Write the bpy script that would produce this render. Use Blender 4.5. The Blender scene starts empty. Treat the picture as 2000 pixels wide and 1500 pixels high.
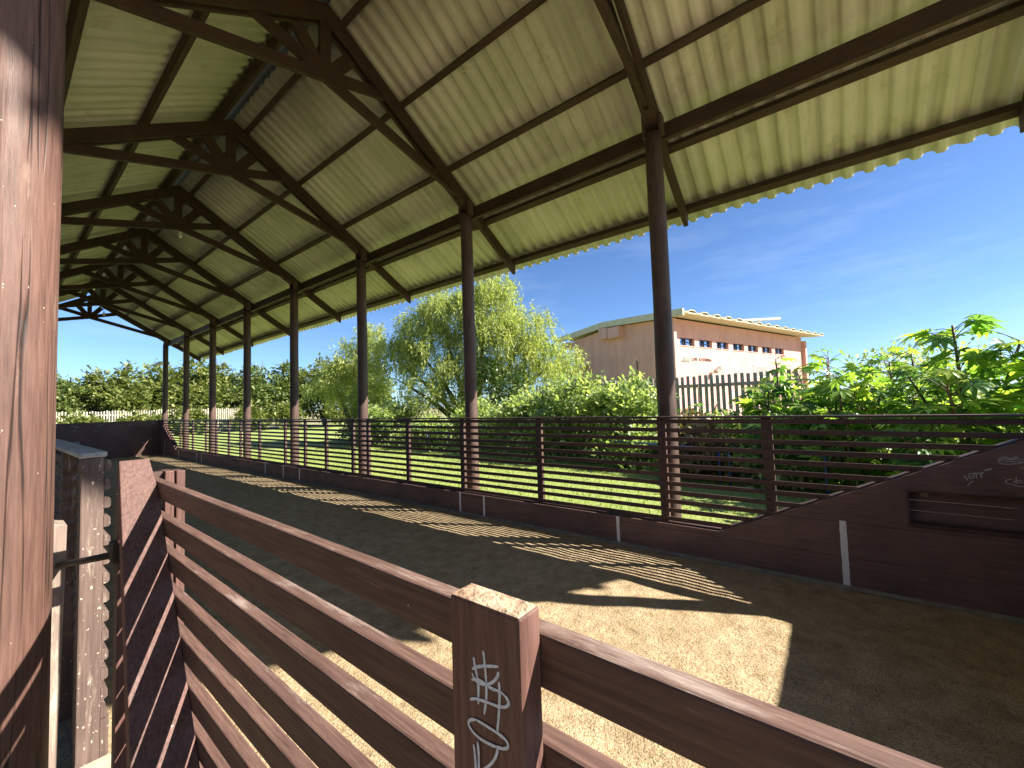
import bpy, bmesh, math, random
import numpy as np
from mathutils import Vector, Matrix, noise

random.seed(7)
rng = np.random.default_rng(11)
S = bpy.context.scene
COL = S.collection

# ------------------------------------------------------------------ camera
cd = bpy.data.cameras.new("camera")
cam = bpy.data.objects.new("camera", cd)
COL.objects.link(cam)
S.camera = cam
cd.sensor_width = 36.0
cd.sensor_fit = 'HORIZONTAL'
cd.lens = 36.0 * 797.7077 / 2000.0
cd.clip_start = 0.03
cd.clip_end = 3000.0
_r = Vector((0.6155101874, -0.7874959721, -0.0315801070))
_d = Vector((0.0199822298, 0.0556499601, -0.9982503656))
_f = Vector((0.7878755737, 0.6138022287, 0.0499890428))
cam.matrix_world = Matrix(((_r.x, -_d.x, -_f.x, 0.0), (_r.y, -_d.y, -_f.y, 0.0),
                           (_r.z, -_d.z, -_f.z, 1.5), (0, 0, 0, 1)))

# ------------------------------------------------------------------ light, sky, exposure
SUN_DIR = Vector((0.52, -1.0, 0.825)).normalized()          # towards the sun
sd = bpy.data.lights.new("sun", 'SUN')
sd.energy = 4.8
sd.angle = math.radians(0.53)
sd.color = (1.0, 0.93, 0.82)
sun = bpy.data.objects.new("sun", sd)
COL.objects.link(sun)
sun.rotation_euler = SUN_DIR.to_track_quat('Z', 'Y').to_euler()
sun.location = (20, -40, 40)

W = bpy.data.worlds.new("World")
S.world = W
W.use_nodes = True
wn, wl = W.node_tree.nodes, W.node_tree.links
wn.clear()
wo = wn.new('ShaderNodeOutputWorld')
bg = wn.new('ShaderNodeBackground')
sky = wn.new('ShaderNodeTexSky')
sky.sky_type = 'NISHITA'
sky.sun_disc = False
sky.sun_elevation = math.asin(SUN_DIR.z)
sky.sun_rotation = math.atan2(SUN_DIR.x, SUN_DIR.y)
sky.air_density = 0.75
sky.dust_density = 0.3
sky.ozone_density = 4.0
tc = wn.new('ShaderNodeTexCoord')
mp = wn.new('ShaderNodeMapping')
mp.inputs['Scale'].default_value = (1.4, 1.4, 7.0)
mp.inputs['Rotation'].default_value = (0.12, 0.1, 0.4)
cn = wn.new('ShaderNodeTexNoise')
cn.inputs['Scale'].default_value = 2.3
cn.inputs['Detail'].default_value = 7
cn.inputs['Roughness'].default_value = 0.62
cr = wn.new('ShaderNodeValToRGB')
cr.color_ramp.elements[0].position = 0.53
cr.color_ramp.elements[0].color = (0, 0, 0, 1)
cr.color_ramp.elements[1].position = 0.83
cr.color_ramp.elements[1].color = (0.16, 0.16, 0.16, 1)
mx = wn.new('ShaderNodeMixRGB')
mx.inputs[2].default_value = (6.5, 7.3, 8.2, 1)
wl.new(tc.outputs['Generated'], mp.inputs['Vector'])
wl.new(mp.outputs[0], cn.inputs['Vector'])
wl.new(cn.outputs['Fac'], cr.inputs[0])
wl.new(cr.outputs[0], mx.inputs[0])
tint = wn.new('ShaderNodeMixRGB'); tint.blend_type = 'MULTIPLY'; tint.inputs[0].default_value = 1.0
tint.inputs[2].default_value = (0.86, 1.0, 1.17, 1)
wl.new(sky.outputs[0], tint.inputs[1])
wl.new(tint.outputs[0], mx.inputs[1])
wl.new(mx.outputs[0], bg.inputs['Color'])
bg.inputs['Strength'].default_value = 0.053
wl.new(bg.outputs[0], wo.inputs['Surface'])

S.view_settings.view_transform = 'Standard'
S.view_settings.look = 'None'
S.view_settings.gamma = 1.0
S.view_settings.exposure = 1.72
S.cycles.max_bounces = 8
S.cycles.diffuse_bounces = 5

# ------------------------------------------------------------------ object helpers
def put(o, parent=None):
    COL.objects.link(o)
    if parent is not None:
        o.parent = parent
        p, v = parent, Vector((0, 0, 0))
        while p is not None:
            v += p.location
            p = p.parent
        o.location = -v if o.location.length == 0 else o.location
    return o

def tag(o, label=None, cat=None, group=None, kind=None):
    if label: o['label'] = label
    if cat: o['category'] = cat
    if group: o['group'] = group
    if kind: o['kind'] = kind
    return o

def thing(name, label, cat, loc, group=None):
    o = bpy.data.objects.new(name, None)
    o.empty_display_size = 0.2
    COL.objects.link(o)
    o.location = loc
    return tag(o, label, cat, group)

class MB:
    """collects faces of one mesh, in world coordinates"""
    def __init__(s):
        s.v, s.f = [], []
    def add(s, vs, fs):
        b = len(s.v)
        s.v += [tuple(v) for v in vs]
        s.f += [tuple(i + b for i in f) for f in fs]
        return s
    def box(s, x0, x1, y0, y1, z0, z1):
        vs = [(x, y, z) for z in (z0, z1) for y in (y0, y1) for x in (x0, x1)]
        return s.add(vs, [(0, 2, 3, 1), (4, 5, 7, 6), (0, 1, 5, 4), (1, 3, 7, 5), (3, 2, 6, 7), (2, 0, 4, 6)])
    def beam(s, p, q, w, h, up=(0, 0, 1)):
        p, q = Vector(p), Vector(q)
        d = (q - p).normalized()
        u = Vector(up)
        side = d.cross(u).normalized()
        u = side.cross(d).normalized()
        vs = []
        for c in (p, q):
            for a, b in ((-1, -1), (1, -1), (1, 1), (-1, 1)):
                vs.append(c + side * (a * w / 2) + u * (b * h / 2))
        return s.add(vs, [(0, 1, 2, 3), (7, 6, 5, 4), (0, 4, 5, 1), (1, 5, 6, 2), (2, 6, 7, 3), (3, 7, 4, 0)])
    def prism(s, poly, axis, a, b):
        """poly of 2-D points, extruded along axis from a to b"""
        n = len(poly)
        def P(c, t):
            if axis == 0: return (t, c[0], c[1])
            if axis == 1: return (c[0], t, c[1])
            return (c[0], c[1], t)
        vs = [P(c, a) for c in poly] + [P(c, b) for c in poly]
        fs = [tuple(range(n))[::-1], tuple(range(n, 2 * n))]
        fs += [(i, (i + 1) % n, n + (i + 1) % n, n + i) for i in range(n)]
        return s.add(vs, fs)
    def hexa(s, bottom, top):
        return s.add(list(bottom) + list(top),
                     [(3, 2, 1, 0), (4, 5, 6, 7), (0, 1, 5, 4), (1, 2, 6, 5), (2, 3, 7, 6), (3, 0, 4, 7)])
    def tube(s, pts, rad, seg=10, wob=0.0):
        pts = [Vector(p) for p in pts]
        n = len(pts)
        ring = []
        ref = Vector((0.31, 0.87, 0.12)).normalized()
        for i, p in enumerate(pts):
            d = (pts[min(i + 1, n - 1)] - pts[max(i - 1, 0)]).normalized()
            a = d.cross(ref).normalized()
            b = d.cross(a)
            r = rad[i] if isinstance(rad, (list, tuple)) else rad
            for k in range(seg):
                t = 2 * math.pi * k / seg
                rr = r * (1 + wob * noise.noise((p.x * 3 + math.cos(t) * 1.3, p.y * 3 + math.sin(t) * 1.3, p.z * 1.6)))
                ring.append(p + a * (math.cos(t) * rr) + b * (math.sin(t) * rr))
        fs = []
        for i in range(n - 1):
            for k in range(seg):
                k2 = (k + 1) % seg
                fs.append((i * seg + k, i * seg + k2, (i + 1) * seg + k2, (i + 1) * seg + k))
        fs.append(tuple(range(seg))[::-1])
        fs.append(tuple((n - 1) * seg + k for k in range(seg)))
        return s.add(ring, fs)
    def mesh(s, name):
        me = bpy.data.meshes.new(name)
        me.from_pydata(s.v, [], s.f)
        bm = bmesh.new()
        bm.from_mesh(me)
        bmesh.ops.recalc_face_normals(bm, faces=bm.faces)
        bm.to_mesh(me)
        bm.free()
        me.update()
        return me
    def build(s, name, m, parent=None, bevel=0.0, smooth=False, label=None, group=None):
        me = s.mesh(name)
        me.materials.append(m)
        if smooth:
            for p in me.polygons: p.use_smooth = True
        o = bpy.data.objects.new(name, me)
        put(o, parent)
        if bevel:
            b = o.modifiers.new("bevel", 'BEVEL')
            b.width = bevel
            b.segments = 2
            b.limit_method = 'ANGLE'
        if label: o['label'] = label
        return o

def dup_tree(o, loc=None, parent=None):
    """a copy of a thing or part together with its parts"""
    c = o.copy()
    COL.objects.link(c)
    if parent is not None: c.parent = parent
    if loc is not None: c.location = loc
    for ch in list(o.children):
        dup_tree(ch, None, c)
    return c

def np_mesh(name, V, F, mat, parent=None, smooth=False):
    """fast mesh of equal-sized faces: V (n,3), F (m,k)"""
    me = bpy.data.meshes.new(name)
    V = np.asarray(V, dtype=np.float32); F = np.asarray(F, dtype=np.int32)
    k = F.shape[1]
    me.vertices.add(len(V)); me.vertices.foreach_set('co', V.ravel())
    me.loops.add(F.size); me.loops.foreach_set('vertex_index', F.ravel())
    me.polygons.add(len(F))
    me.polygons.foreach_set('loop_start', np.arange(0, F.size, k, dtype=np.int32))
    me.polygons.foreach_set('loop_total', np.full(len(F), k, dtype=np.int32))
    if smooth: me.polygons.foreach_set('use_smooth', np.ones(len(F), dtype=bool))
    me.update(calc_edges=True)
    me.validate()
    me.materials.append(mat)
    o = bpy.data.objects.new(name, me)
    return put(o, parent)

# ------------------------------------------------------------------ material helpers
def newmat(name):
    m = bpy.data.materials.new(name)
    m.use_nodes = True
    nt = m.node_tree
    return m, nt.nodes, nt.links, nt.nodes['Principled BSDF']

def ramp(n, stops):
    r = n.new('ShaderNodeValToRGB')
    e = r.color_ramp.elements
    while len(e) < len(stops): e.new(0.5)
    for x, (p, c) in zip(e, stops):
        x.position = p
        x.color = (*c, 1) if len(c) == 3 else c
    return r

def noise_node(n, l, scale, detail=4, rough=0.6, vec=None, stretch=None, rot=None):
    t = n.new('ShaderNodeTexNoise')
    t.inputs['Scale'].default_value = scale
    t.inputs['Detail'].default_value = detail
    t.inputs['Roughness'].default_value = rough
    c = n.new('ShaderNodeTexCoord')
    if stretch or rot:
        mpn = n.new('ShaderNodeMapping')
        if stretch: mpn.inputs['Scale'].default_value = stretch
        if rot: mpn.inputs['Rotation'].default_value = rot
        l.new(c.outputs['Object'], mpn.inputs['Vector'])
        l.new(mpn.outputs[0], t.inputs['Vector'])
    else:
        l.new(c.outputs['Object'], t.inputs['Vector'])
    return t

def mixrgb(n, l, fac, a, b, mode='MIX'):
    x = n.new('ShaderNodeMixRGB')
    x.blend_type = mode
    for i, v in ((0, fac), (1, a), (2, b)):
        if hasattr(v, 'is_linked'): l.new(v, x.inputs[i])
        elif i == 0: x.inputs[0].default_value = v
        else: x.inputs[i].default_value = (*v, 1)
    return x.outputs[0]

def timber(name, axis, dark, light, worn=(0.34, 0.27, 0.23), wear=0.60, rough=0.48, speck=0.0, crack=0.0, fine=1.0, cloc=0.53):
    """painted timber with the grain along one axis, worn patches, specks of old paint, drying cracks"""
    m, n, l, b = newmat(name)
    st = [26.0, 26.0, 26.0]; st[axis] = 1.3
    g = noise_node(n, l, 3.0 * fine, 5, 0.65, stretch=tuple(st))
    big = noise_node(n, l, 2.2, 3, 0.6)
    st2 = [9.0, 9.0, 9.0]; st2[axis] = 1.1
    w = noise_node(n, l, 3.4, 7, 0.72, stretch=tuple(st2))
    c1 = ramp(n, [(0.3, dark), (0.72, light)])
    l.new(g.outputs['Fac'], c1.inputs[0])
    bb = ramp(n, [(0.3, (0.72, 0.72, 0.72)), (0.7, (1.12, 1.1, 1.08))])
    l.new(big.outputs['Fac'], bb.inputs[0])
    col = mixrgb(n, l, 1.0, c1.outputs[0], bb.outputs[0], 'MULTIPLY')
    wr = ramp(n, [(wear, (0, 0, 0)), (wear + 0.13, (1, 1, 1))])
    l.new(w.outputs['Fac'], wr.inputs[0])
    col = mixrgb(n, l, wr.outputs[0], col, worn)
    if speck:
        sp = noise_node(n, l, 120, 2, 0.5, stretch=tuple(1.0 if i != axis else 0.55 for i in range(3)))
        sr = ramp(n, [(speck, (0, 0, 0)), (speck + 0.03, (1, 1, 1))])
        l.new(sp.outputs['Fac'], sr.inputs[0])
        col = mixrgb(n, l, sr.outputs[0], col, (0.55, 0.46, 0.36))
    h = g.outputs['Fac']
    if crack:
        st3 = [22.0, 22.0, 22.0]; st3[axis] = 0.5
        ck = noise_node(n, l, 1.5, 2, 0.4, stretch=tuple(st3))
        k = ramp(n, [(cloc - crack, (0, 0, 0)), (cloc, (1, 1, 1)), (cloc + crack, (0, 0, 0))])
        l.new(ck.outputs['Fac'], k.inputs[0])
        gate = noise_node(n, l, 2.4, 2, 0.5)
        gr = ramp(n, [(0.40, (0, 0, 0)), (0.52, (1, 1, 1))])
        l.new(gate.outputs['Fac'], gr.inputs[0])
        kk = mixrgb(n, l, 1.0, k.outputs[0], gr.outputs[0], 'MULTIPLY')
        col = mixrgb(n, l, kk, col, (0.012, 0.008, 0.008))
        hm = n.new('ShaderNodeMath'); hm.operation = 'MULTIPLY_ADD'
        l.new(kk, hm.inputs[0]); hm.inputs[1].default_value = -2.5
        l.new(h, hm.inputs[2])
        h = hm.outputs[0]
    bp = n.new('ShaderNodeBump')
    bp.inputs['Strength'].default_value = 0.45
    bp.inputs['Distance'].default_value = 0.004
    l.new(h, bp.inputs['Height'])
    l.new(bp.outputs[0], b.inputs['Normal'])
    l.new(col, b.inputs['Base Color'])
    rr = ramp(n, [(0.3, (rough - 0.08,) * 3), (0.7, (rough + 0.2,) * 3)])
    l.new(w.outputs['Fac'], rr.inputs[0])
    l.new(rr.outputs[0], b.inputs['Roughness'])
    b.inputs['Specular IOR Level'].default_value = 0.35
    return m

def plain(name, c1, c2, scale=6, rough=0.7, bump=0.0, detail=5, metal=0.0, spec=0.4):
    m, n, l, b = newmat(name)
    t = noise_node(n, l, scale, detail, 0.65)
    r = ramp(n, [(0.3, c1), (0.7, c2)])
    l.new(t.outputs['Fac'], r.inputs[0])
    l.new(r.outputs[0], b.inputs['Base Color'])
    b.inputs['Roughness'].default_value = rough
    b.inputs['Metallic'].default_value = metal
    b.inputs['Specular IOR Level'].default_value = spec
    if bump:
        bp = n.new('ShaderNodeBump')
        bp.inputs['Strength'].default_value = bump
        bp.inputs['Distance'].default_value = 0.01
        l.new(t.outputs['Fac'], bp.inputs['Height'])
        l.new(bp.outputs[0], b.inputs['Normal'])
    return m

def leafmat(name, stops, trans=0.35, gloss=0.45, tcol=1.5):
    """leaf: colour differs from leaf to leaf, some light passes through"""
    m, n, l, b = newmat(name)
    geo = n.new('ShaderNodeNewGeometry')
    r = ramp(n, stops)
    l.new(geo.outputs['Random Per Island'], r.inputs[0])
    l.new(r.outputs[0], b.inputs['Base Color'])
    b.inputs['Roughness'].default_value = gloss
    b.inputs['Specular IOR Level'].default_value = 0.4
    t = n.new('ShaderNodeBsdfTranslucent')
    tcm = mixrgb(n, l, 1.0, r.outputs[0], (tcol, tcol * 1.05, tcol * 0.45), 'MULTIPLY')
    l.new(tcm, t.inputs['Color'])
    ms = n.new('ShaderNodeMixShader')
    ms.inputs[0].default_value = trans
    l.new(b.outputs[0], ms.inputs[1]); l.new(t.outputs[0], ms.inputs[2])
    l.new(ms.outputs[0], n['Material Output'].inputs['Surface'])
    return m

BR_D, BR_L = (0.064, 0.036, 0.030), (0.120, 0.070, 0.058)
M = {}
M['wood_y'] = timber('brown_timber_lengthwise', 1, BR_D, BR_L, wear=0.66)
M['wood_x'] = timber('brown_timber_crosswise', 0, BR_D, BR_L, wear=0.66)
M['wood_z'] = timber('brown_timber_upright', 2, BR_D, BR_L, wear=0.68)
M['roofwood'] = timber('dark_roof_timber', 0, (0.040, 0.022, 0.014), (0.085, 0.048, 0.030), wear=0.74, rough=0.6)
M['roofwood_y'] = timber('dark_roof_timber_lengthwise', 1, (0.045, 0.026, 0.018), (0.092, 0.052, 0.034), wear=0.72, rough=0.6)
M['pole'] = timber('brown_pole', 2, (0.068, 0.041, 0.034), (0.136, 0.083, 0.069), wear=0.68, crack=0.012, rough=0.5)
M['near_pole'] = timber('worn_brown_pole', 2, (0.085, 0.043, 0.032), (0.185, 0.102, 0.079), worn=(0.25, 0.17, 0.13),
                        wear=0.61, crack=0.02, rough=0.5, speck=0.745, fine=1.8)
M['rail'] = timber('sunbleached_brown_rail', 1, (0.066, 0.036, 0.029), (0.150, 0.088, 0.072), worn=(0.26, 0.18, 0.15),
                   wear=0.62, rough=0.55, speck=0.775, fine=2.6)
M['rail_top_lit'] = timber('worn_sunlit_rail_top', 1, (0.08, 0.044, 0.036), (0.20, 0.118, 0.096), worn=(0.33, 0.26, 0.225), wear=0.57, rough=0.6, speck=0.775, fine=3.2)
M['near_z'] = timber('sunbleached_brown_upright', 2, (0.080, 0.040, 0.032), (0.19, 0.10, 0.082), worn=(0.28, 0.21, 0.175),
                     wear=0.64, rough=0.55, speck=0.79, fine=2.4)
M['end_grain'] = plain('pale_end_grain', (0.24, 0.13, 0.08), (0.50, 0.40, 0.28), 60, 0.8, 0.5)
M['grey_worn'] = timber('weathered_grey_timber', 2, (0.075, 0.050, 0.042), (0.165, 0.115, 0.098), worn=(0.38, 0.32, 0.25),
                        wear=0.56, rough=0.6, speck=0.68)
M['grey_cap'] = timber('silvered_timber', 1, (0.24, 0.25, 0.25), (0.46, 0.47, 0.46), worn=(0.5, 0.5, 0.48), wear=0.55, rough=0.6)
M['pale_slat'] = timber('bare_timber_ends', 0, (0.28, 0.22, 0.17), (0.45, 0.38, 0.30), wear=0.6, rough=0.7)
M['board'] = timber('dark_brown_boards', 1, (0.135, 0.080, 0.071), (0.225, 0.137, 0.121), worn=(0.33, 0.245, 0.22), wear=0.70, rough=0.5, fine=0.7)
M['white'] = plain('white_board_paint', (0.78, 0.78, 0.78), (0.88, 0.87, 0.85), 24, 0.6)
M['chalk'] = plain('white_marker_paint', (0.40, 0.44, 0.52), (0.74, 0.80, 0.92), 420, 0.6)
M['faded'] = plain('faded_chalk', (0.32, 0.31, 0.32), (0.62, 0.61, 0.63), 220, 0.8)
M['iron'] = plain('rusty_black_iron', (0.018, 0.013, 0.011), (0.05, 0.032, 0.024), 40, 0.55, 0.2, metal=0.5)
M['galv'] = plain('galvanised_steel', (0.30, 0.33, 0.35), (0.48, 0.51, 0.53), 5, 0.32, metal=0.85)
M['lamp'] = plain('white_lamp_plastic', (0.72, 0.72, 0.70), (0.8, 0.8, 0.78), 8, 0.4)
M['concrete'] = plain('grey_concrete', (0.15, 0.14, 0.115), (0.30, 0.285, 0.235), 14, 0.9, 0.5)
M['dry_leaf'] = plain('bleached_leaf', (0.30, 0.25, 0.18), (0.44, 0.38, 0.28), 60, 0.7)
M['bleached'] = timber('bleached_upright_timber', 2, (0.17, 0.125, 0.105), (0.33, 0.26, 0.215), worn=(0.48, 0.43, 0.34), wear=0.5, rough=0.65, speck=0.7)
M['pale_block'] = plain('pale_rough_block', (0.32, 0.28, 0.21), (0.50, 0.45, 0.35), 16, 0.9, 0.5)
M['palisade'] = plain('grey_concrete_palisade', (0.27, 0.25, 0.215), (0.42, 0.39, 0.34), 7, 0.9)
M['palisade_far'] = plain('pale_concrete_palisade', (0.34, 0.31, 0.24), (0.48, 0.44, 0.35), 5, 0.9)
M['blue'] = plain('blue_painted_pipe', (0.02, 0.075, 0.22), (0.04, 0.12, 0.30), 9, 0.4)
M['rock'] = plain('pale_sandstone', (0.34, 0.27, 0.17), (0.52, 0.44, 0.30), 5, 0.9, 0.6)
M['bark'] = plain('brown_bark', (0.05, 0.04, 0.03), (0.12, 0.10, 0.075), 14, 0.9, 0.6)
M['stem'] = plain('castor_stem', (0.10, 0.06, 0.04), (0.17, 0.13, 0.06), 9, 0.6)
M['twig'] = plain('grey_green_twig', (0.10, 0.09, 0.05), (0.17, 0.15, 0.09), 9, 0.8)
M['frame'] = plain('dark_window_frame', (0.02, 0.025, 0.045), (0.03, 0.035, 0.06), 9, 0.5)
M['letters'] = plain('dark_brown_letters', (0.10, 0.05, 0.045), (0.14, 0.08, 0.07), 9, 0.6)
M['plaque'] = plain('grey_stone_plaque', (0.16, 0.16, 0.14), (0.30, 0.29, 0.26), 30, 0.7)
M['asbestos'] = plain('cream_roof_channel', (0.50, 0.46, 0.32), (0.66, 0.60, 0.44), 3, 0.8)
M['cream'] = plain('cream_fascia', (0.48, 0.44, 0.30), (0.60, 0.56, 0.41), 3, 0.8)

def mk_glass():
    m, n, l, b = newmat('window_glass')
    b.inputs['Base Color'].default_value = (0.30, 0.38, 0.48, 1)
    b.inputs['Roughness'].default_value = 0.04
    b.inputs['Metallic'].default_value = 0.85
    return m
M['glass'] = mk_glass()

def mk_sheet():
    """cream corrugated sheet: streaks down the slope and greenish weather stains"""
    m, n, l, b = newmat('corrugated_sheet')
    s1 = noise_node(n, l, 1.0, 5, 0.6, stretch=(0.5, 9.0, 0.5))
    s2 = noise_node(n, l, 0.9, 4, 0.6)
    r1 = ramp(n, [(0.28, (0.54, 0.52, 0.46)), (0.5, (0.73, 0.70, 0.64)), (0.75, (0.78, 0.75, 0.70))])
    l.new(s1.outputs['Fac'], r1.inputs[0])
    r2 = ramp(n, [(0.40, (0.84, 0.87, 0.78)), (0.60, (1, 1, 1))])
    l.new(s2.outputs['Fac'], r2.inputs[0])
    col = mixrgb(n, l, 1.0, r1.outputs[0], r2.outputs[0], 'MULTIPLY')
    s3 = noise_node(n, l, 3.2, 6, 0.75)
    r3 = ramp(n, [(0.56, (1, 1, 1)), (0.70, (0.76, 0.75, 0.68))])
    l.new(s3.outputs['Fac'], r3.inputs[0])
    col = mixrgb(n, l, 1.0, col, r3.outputs[0], 'MULTIPLY')
    geo = n.new('ShaderNodeNewGeometry')
    r4 = ramp(n, [(0.0, (0.86, 0.86, 0.84)), (1.0, (1.04, 1.03, 1.0))])
    l.new(geo.outputs['Random Per Island'], r4.inputs[0])
    col = mixrgb(n, l, 1.0, col, r4.outputs[0], 'MULTIPLY')
    l.new(col, b.inputs['Base Color'])
    b.inputs['Roughness'].default_value = 0.75
    b.inputs['Specular IOR Level'].default_value = 0.2
    return m
M['sheet'] = mk_sheet()

def mk_sand():
    m, n, l, b = newmat('sand')
    big = noise_node(n, l, 0.7, 5, 0.6)
    mid = noise_node(n, l, 7.0, 6, 0.7)
    fine = noise_node(n, l, 120.0, 3, 0.6)
    r1 = ramp(n, [(0.3, (0.42, 0.315, 0.185)), (0.7, (0.54, 0.42, 0.27))])
    l.new(big.outputs['Fac'], r1.inputs[0])
    r2 = ramp(n, [(0.30, (0.66, 0.63, 0.58)), (0.6, (1.06, 1.06, 1.06))])
    l.new(mid.outputs['Fac'], r2.inputs[0])
    col = mixrgb(n, l, 1.0, r1.outputs[0], r2.outputs[0], 'MULTIPLY')
    r3 = ramp(n, [(0.36, (0.42, 0.39, 0.33)), (0.46, (1, 1, 1)), (0.66, (1.03, 1.03, 1.03)), (0.75, (1.25, 1.22, 1.15))])
    l.new(fine.outputs['Fac'], r3.inputs[0])
    col = mixrgb(n, l, 1.0, col, r3.outputs[0], 'MULTIPLY')
    l.new(col, b.inputs['Base Color'])
    b.inputs['Roughness'].default_value = 0.95
    b.inputs['Specular IOR Level'].default_value = 0.15
    v = n.new('ShaderNodeTexVoronoi')
    v.feature = 'SMOOTH_F1'
    v.inputs['Scale'].default_value = 11.0
    c = n.new('ShaderNodeTexCoord')
    dist = mixrgb(n, l, 0.12, c.outputs['Object'], mid.outputs['Color'])
    l.new(dist, v.inputs['Vector'])
    h1 = n.new('ShaderNodeMath'); h1.operation = 'MULTIPLY_ADD'
    l.new(v.outputs['Distance'], h1.inputs[0]); h1.inputs[1].default_value = 0.7
    l.new(mid.outputs['Fac'], h1.inputs[2])
    clod = noise_node(n, l, 62.0, 4, 0.7)
    cr_ = ramp(n, [(0.5, (0, 0, 0)), (0.72, (1, 1, 1))])
    l.new(clod.outputs['Fac'], cr_.inputs[0])
    h3 = n.new('ShaderNodeMath'); h3.operation = 'MULTIPLY_ADD'
    l.new(cr_.outputs[0], h3.inputs[0]); h3.inputs[1].default_value = 0.28
    l.new(h1.outputs[0], h3.inputs[2])
    h1 = h3
    h2 = n.new('ShaderNodeMath'); h2.operation = 'MULTIPLY_ADD'
    l.new(fine.outputs['Fac'], h2.inputs[0]); h2.inputs[1].default_value = 0.32
    l.new(h1.outputs[0], h2.inputs[2])
    bp = n.new('ShaderNodeBump')
    bp.inputs['Strength'].default_value = 1.0
    bp.inputs['Distance'].default_value = 0.019
    l.new(h2.outputs[0], bp.inputs['Height'])
    l.new(bp.outputs[0], b.inputs['Normal'])
    return m
M['sand'] = mk_sand()

def mk_lawn():
    m, n, l, b = newmat('lawn')
    t1 = noise_node(n, l, 0.55, 4, 0.6)
    t2 = noise_node(n, l, 22, 5, 0.75)
    r1 = ramp(n, [(0.3, (0.24, 0.32, 0.075)), (0.7, (0.37, 0.43, 0.125))])
    l.new(t1.outputs['Fac'], r1.inputs[0])
    r2 = ramp(n, [(0.3, (0.6, 0.65, 0.5)), (0.7, (1.12, 1.1, 1.1))])
    l.new(t2.outputs['Fac'], r2.inputs[0])
    l.new(mixrgb(n, l, 1.0, r1.outputs[0], r2.outputs[0], 'MULTIPLY'), b.inputs['Base Color'])
    b.inputs['Roughness'].default_value = 0.9
    bp = n.new('ShaderNodeBump')
    bp.inputs['Strength'].default_value = 0.8
    bp.inputs['Distance'].default_value = 0.04
    l.new(t2.outputs['Fac'], bp.inputs['Height'])
    l.new(bp.outputs[0], b.inputs['Normal'])
    return m
M['lawn'] = mk_lawn()
M['earth'] = plain('dry_earth', (0.20, 0.19, 0.085), (0.32, 0.29, 0.14), 1.6, 0.95, 0.5)

def mk_pink():
    m, n, l, b = newmat('pink_plaster')
    t1 = noise_node(n, l, 0.8, 5, 0.65)
    t2 = noise_node(n, l, 1.2, 4, 0.6, stretch=(3, 3, 0.4))
    r1 = ramp(n, [(0.3, (0.58, 0.315, 0.255)), (0.7, (0.67, 0.39, 0.32))])
    l.new(t1.outputs['Fac'], r1.inputs[0])
    r2 = ramp(n, [(0.3, (0.88, 0.87, 0.86)), (0.6, (1.03, 1.03, 1.03))])
    l.new(t2.outputs['Fac'], r2.inputs[0])
    l.new(mixrgb(n, l, 1.0, r1.outputs[0], r2.outputs[0], 'MULTIPLY'), b.inputs['Base Color'])
    b.inputs['Roughness'].default_value = 0.9
    return m
M['pink'] = mk_pink()

M['leaf_willow'] = leafmat('willow_leaf', [(0.0, (0.18, 0.235, 0.075)), (0.5, (0.32, 0.375, 0.115)), (1.0, (0.50, 0.51, 0.20))], 0.46)
M['leaf_far'] = leafmat('far_tree_leaf', [(0.0, (0.075, 0.115, 0.036)), (0.6, (0.16, 0.215, 0.065)), (1.0, (0.28, 0.30, 0.12))], 0.3)
M['leaf_far_b'] = leafmat('far_tree_leaf_yellow', [(0.0, (0.085, 0.12, 0.032)), (0.6, (0.18, 0.22, 0.058)), (1.0, (0.31, 0.31, 0.115))], 0.3)
M['leaf_bush'] = leafmat('bush_leaf', [(0.0, (0.15, 0.21, 0.095)), (0.6, (0.30, 0.375, 0.165)), (1.0, (0.50, 0.54, 0.30))], 0.5, 0.28)
M['leaf_dry'] = leafmat('dry_bush_leaf', [(0.0, (0.085, 0.078, 0.03)), (0.6, (0.19, 0.16, 0.07)), (1.0, (0.32, 0.25, 0.13))], 0.25, 0.6)
M['leaf_ivy'] = leafmat('ivy_leaf', [(0.0, (0.025, 0.055, 0.016)), (0.7, (0.055, 0.10, 0.024)), (1.0, (0.12, 0.16, 0.05))], 0.2, 0.3)
M['leaf_castor'] = leafmat('castor_leaf', [(0.0, (0.06, 0.14, 0.055)), (0.35, (0.125, 0.24, 0.06)), (0.7, (0.22, 0.34, 0.06)), (1.0, (0.36, 0.44, 0.10))], 0.54, 0.28, 1.9)
M['grass'] = leafmat('grass_blade', [(0.0, (0.17, 0.24, 0.05)), (0.6, (0.29, 0.36, 0.09)), (1.0, (0.44, 0.45, 0.16))], 0.35, 0.6)

# ------------------------------------------------------------------ ground
def sheet(name, x0, x1, y0, y1, z, m, nx=1, ny=1, amp=0.0, freq=1.0):
    xs = np.linspace(x0, x1, nx + 1); ys = np.linspace(y0, y1, ny + 1)
    V = [(x, y, z + (amp * (noise.noise((x * freq, y * freq, 3.1)) + 0.5 * noise.noise((x * freq * 3.3, y * freq * 3.3, 9.2))) if amp else 0.0))
         for y in ys for x in xs]
    F = [(j * (nx + 1) + i, j * (nx + 1) + i + 1, (j + 1) * (nx + 1) + i + 1, (j + 1) * (nx + 1) + i) for j in range(ny) for i in range(nx)]
    o = np_mesh(name, V, F, m, smooth=amp > 0)
    return tag(o, kind='structure')

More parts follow.
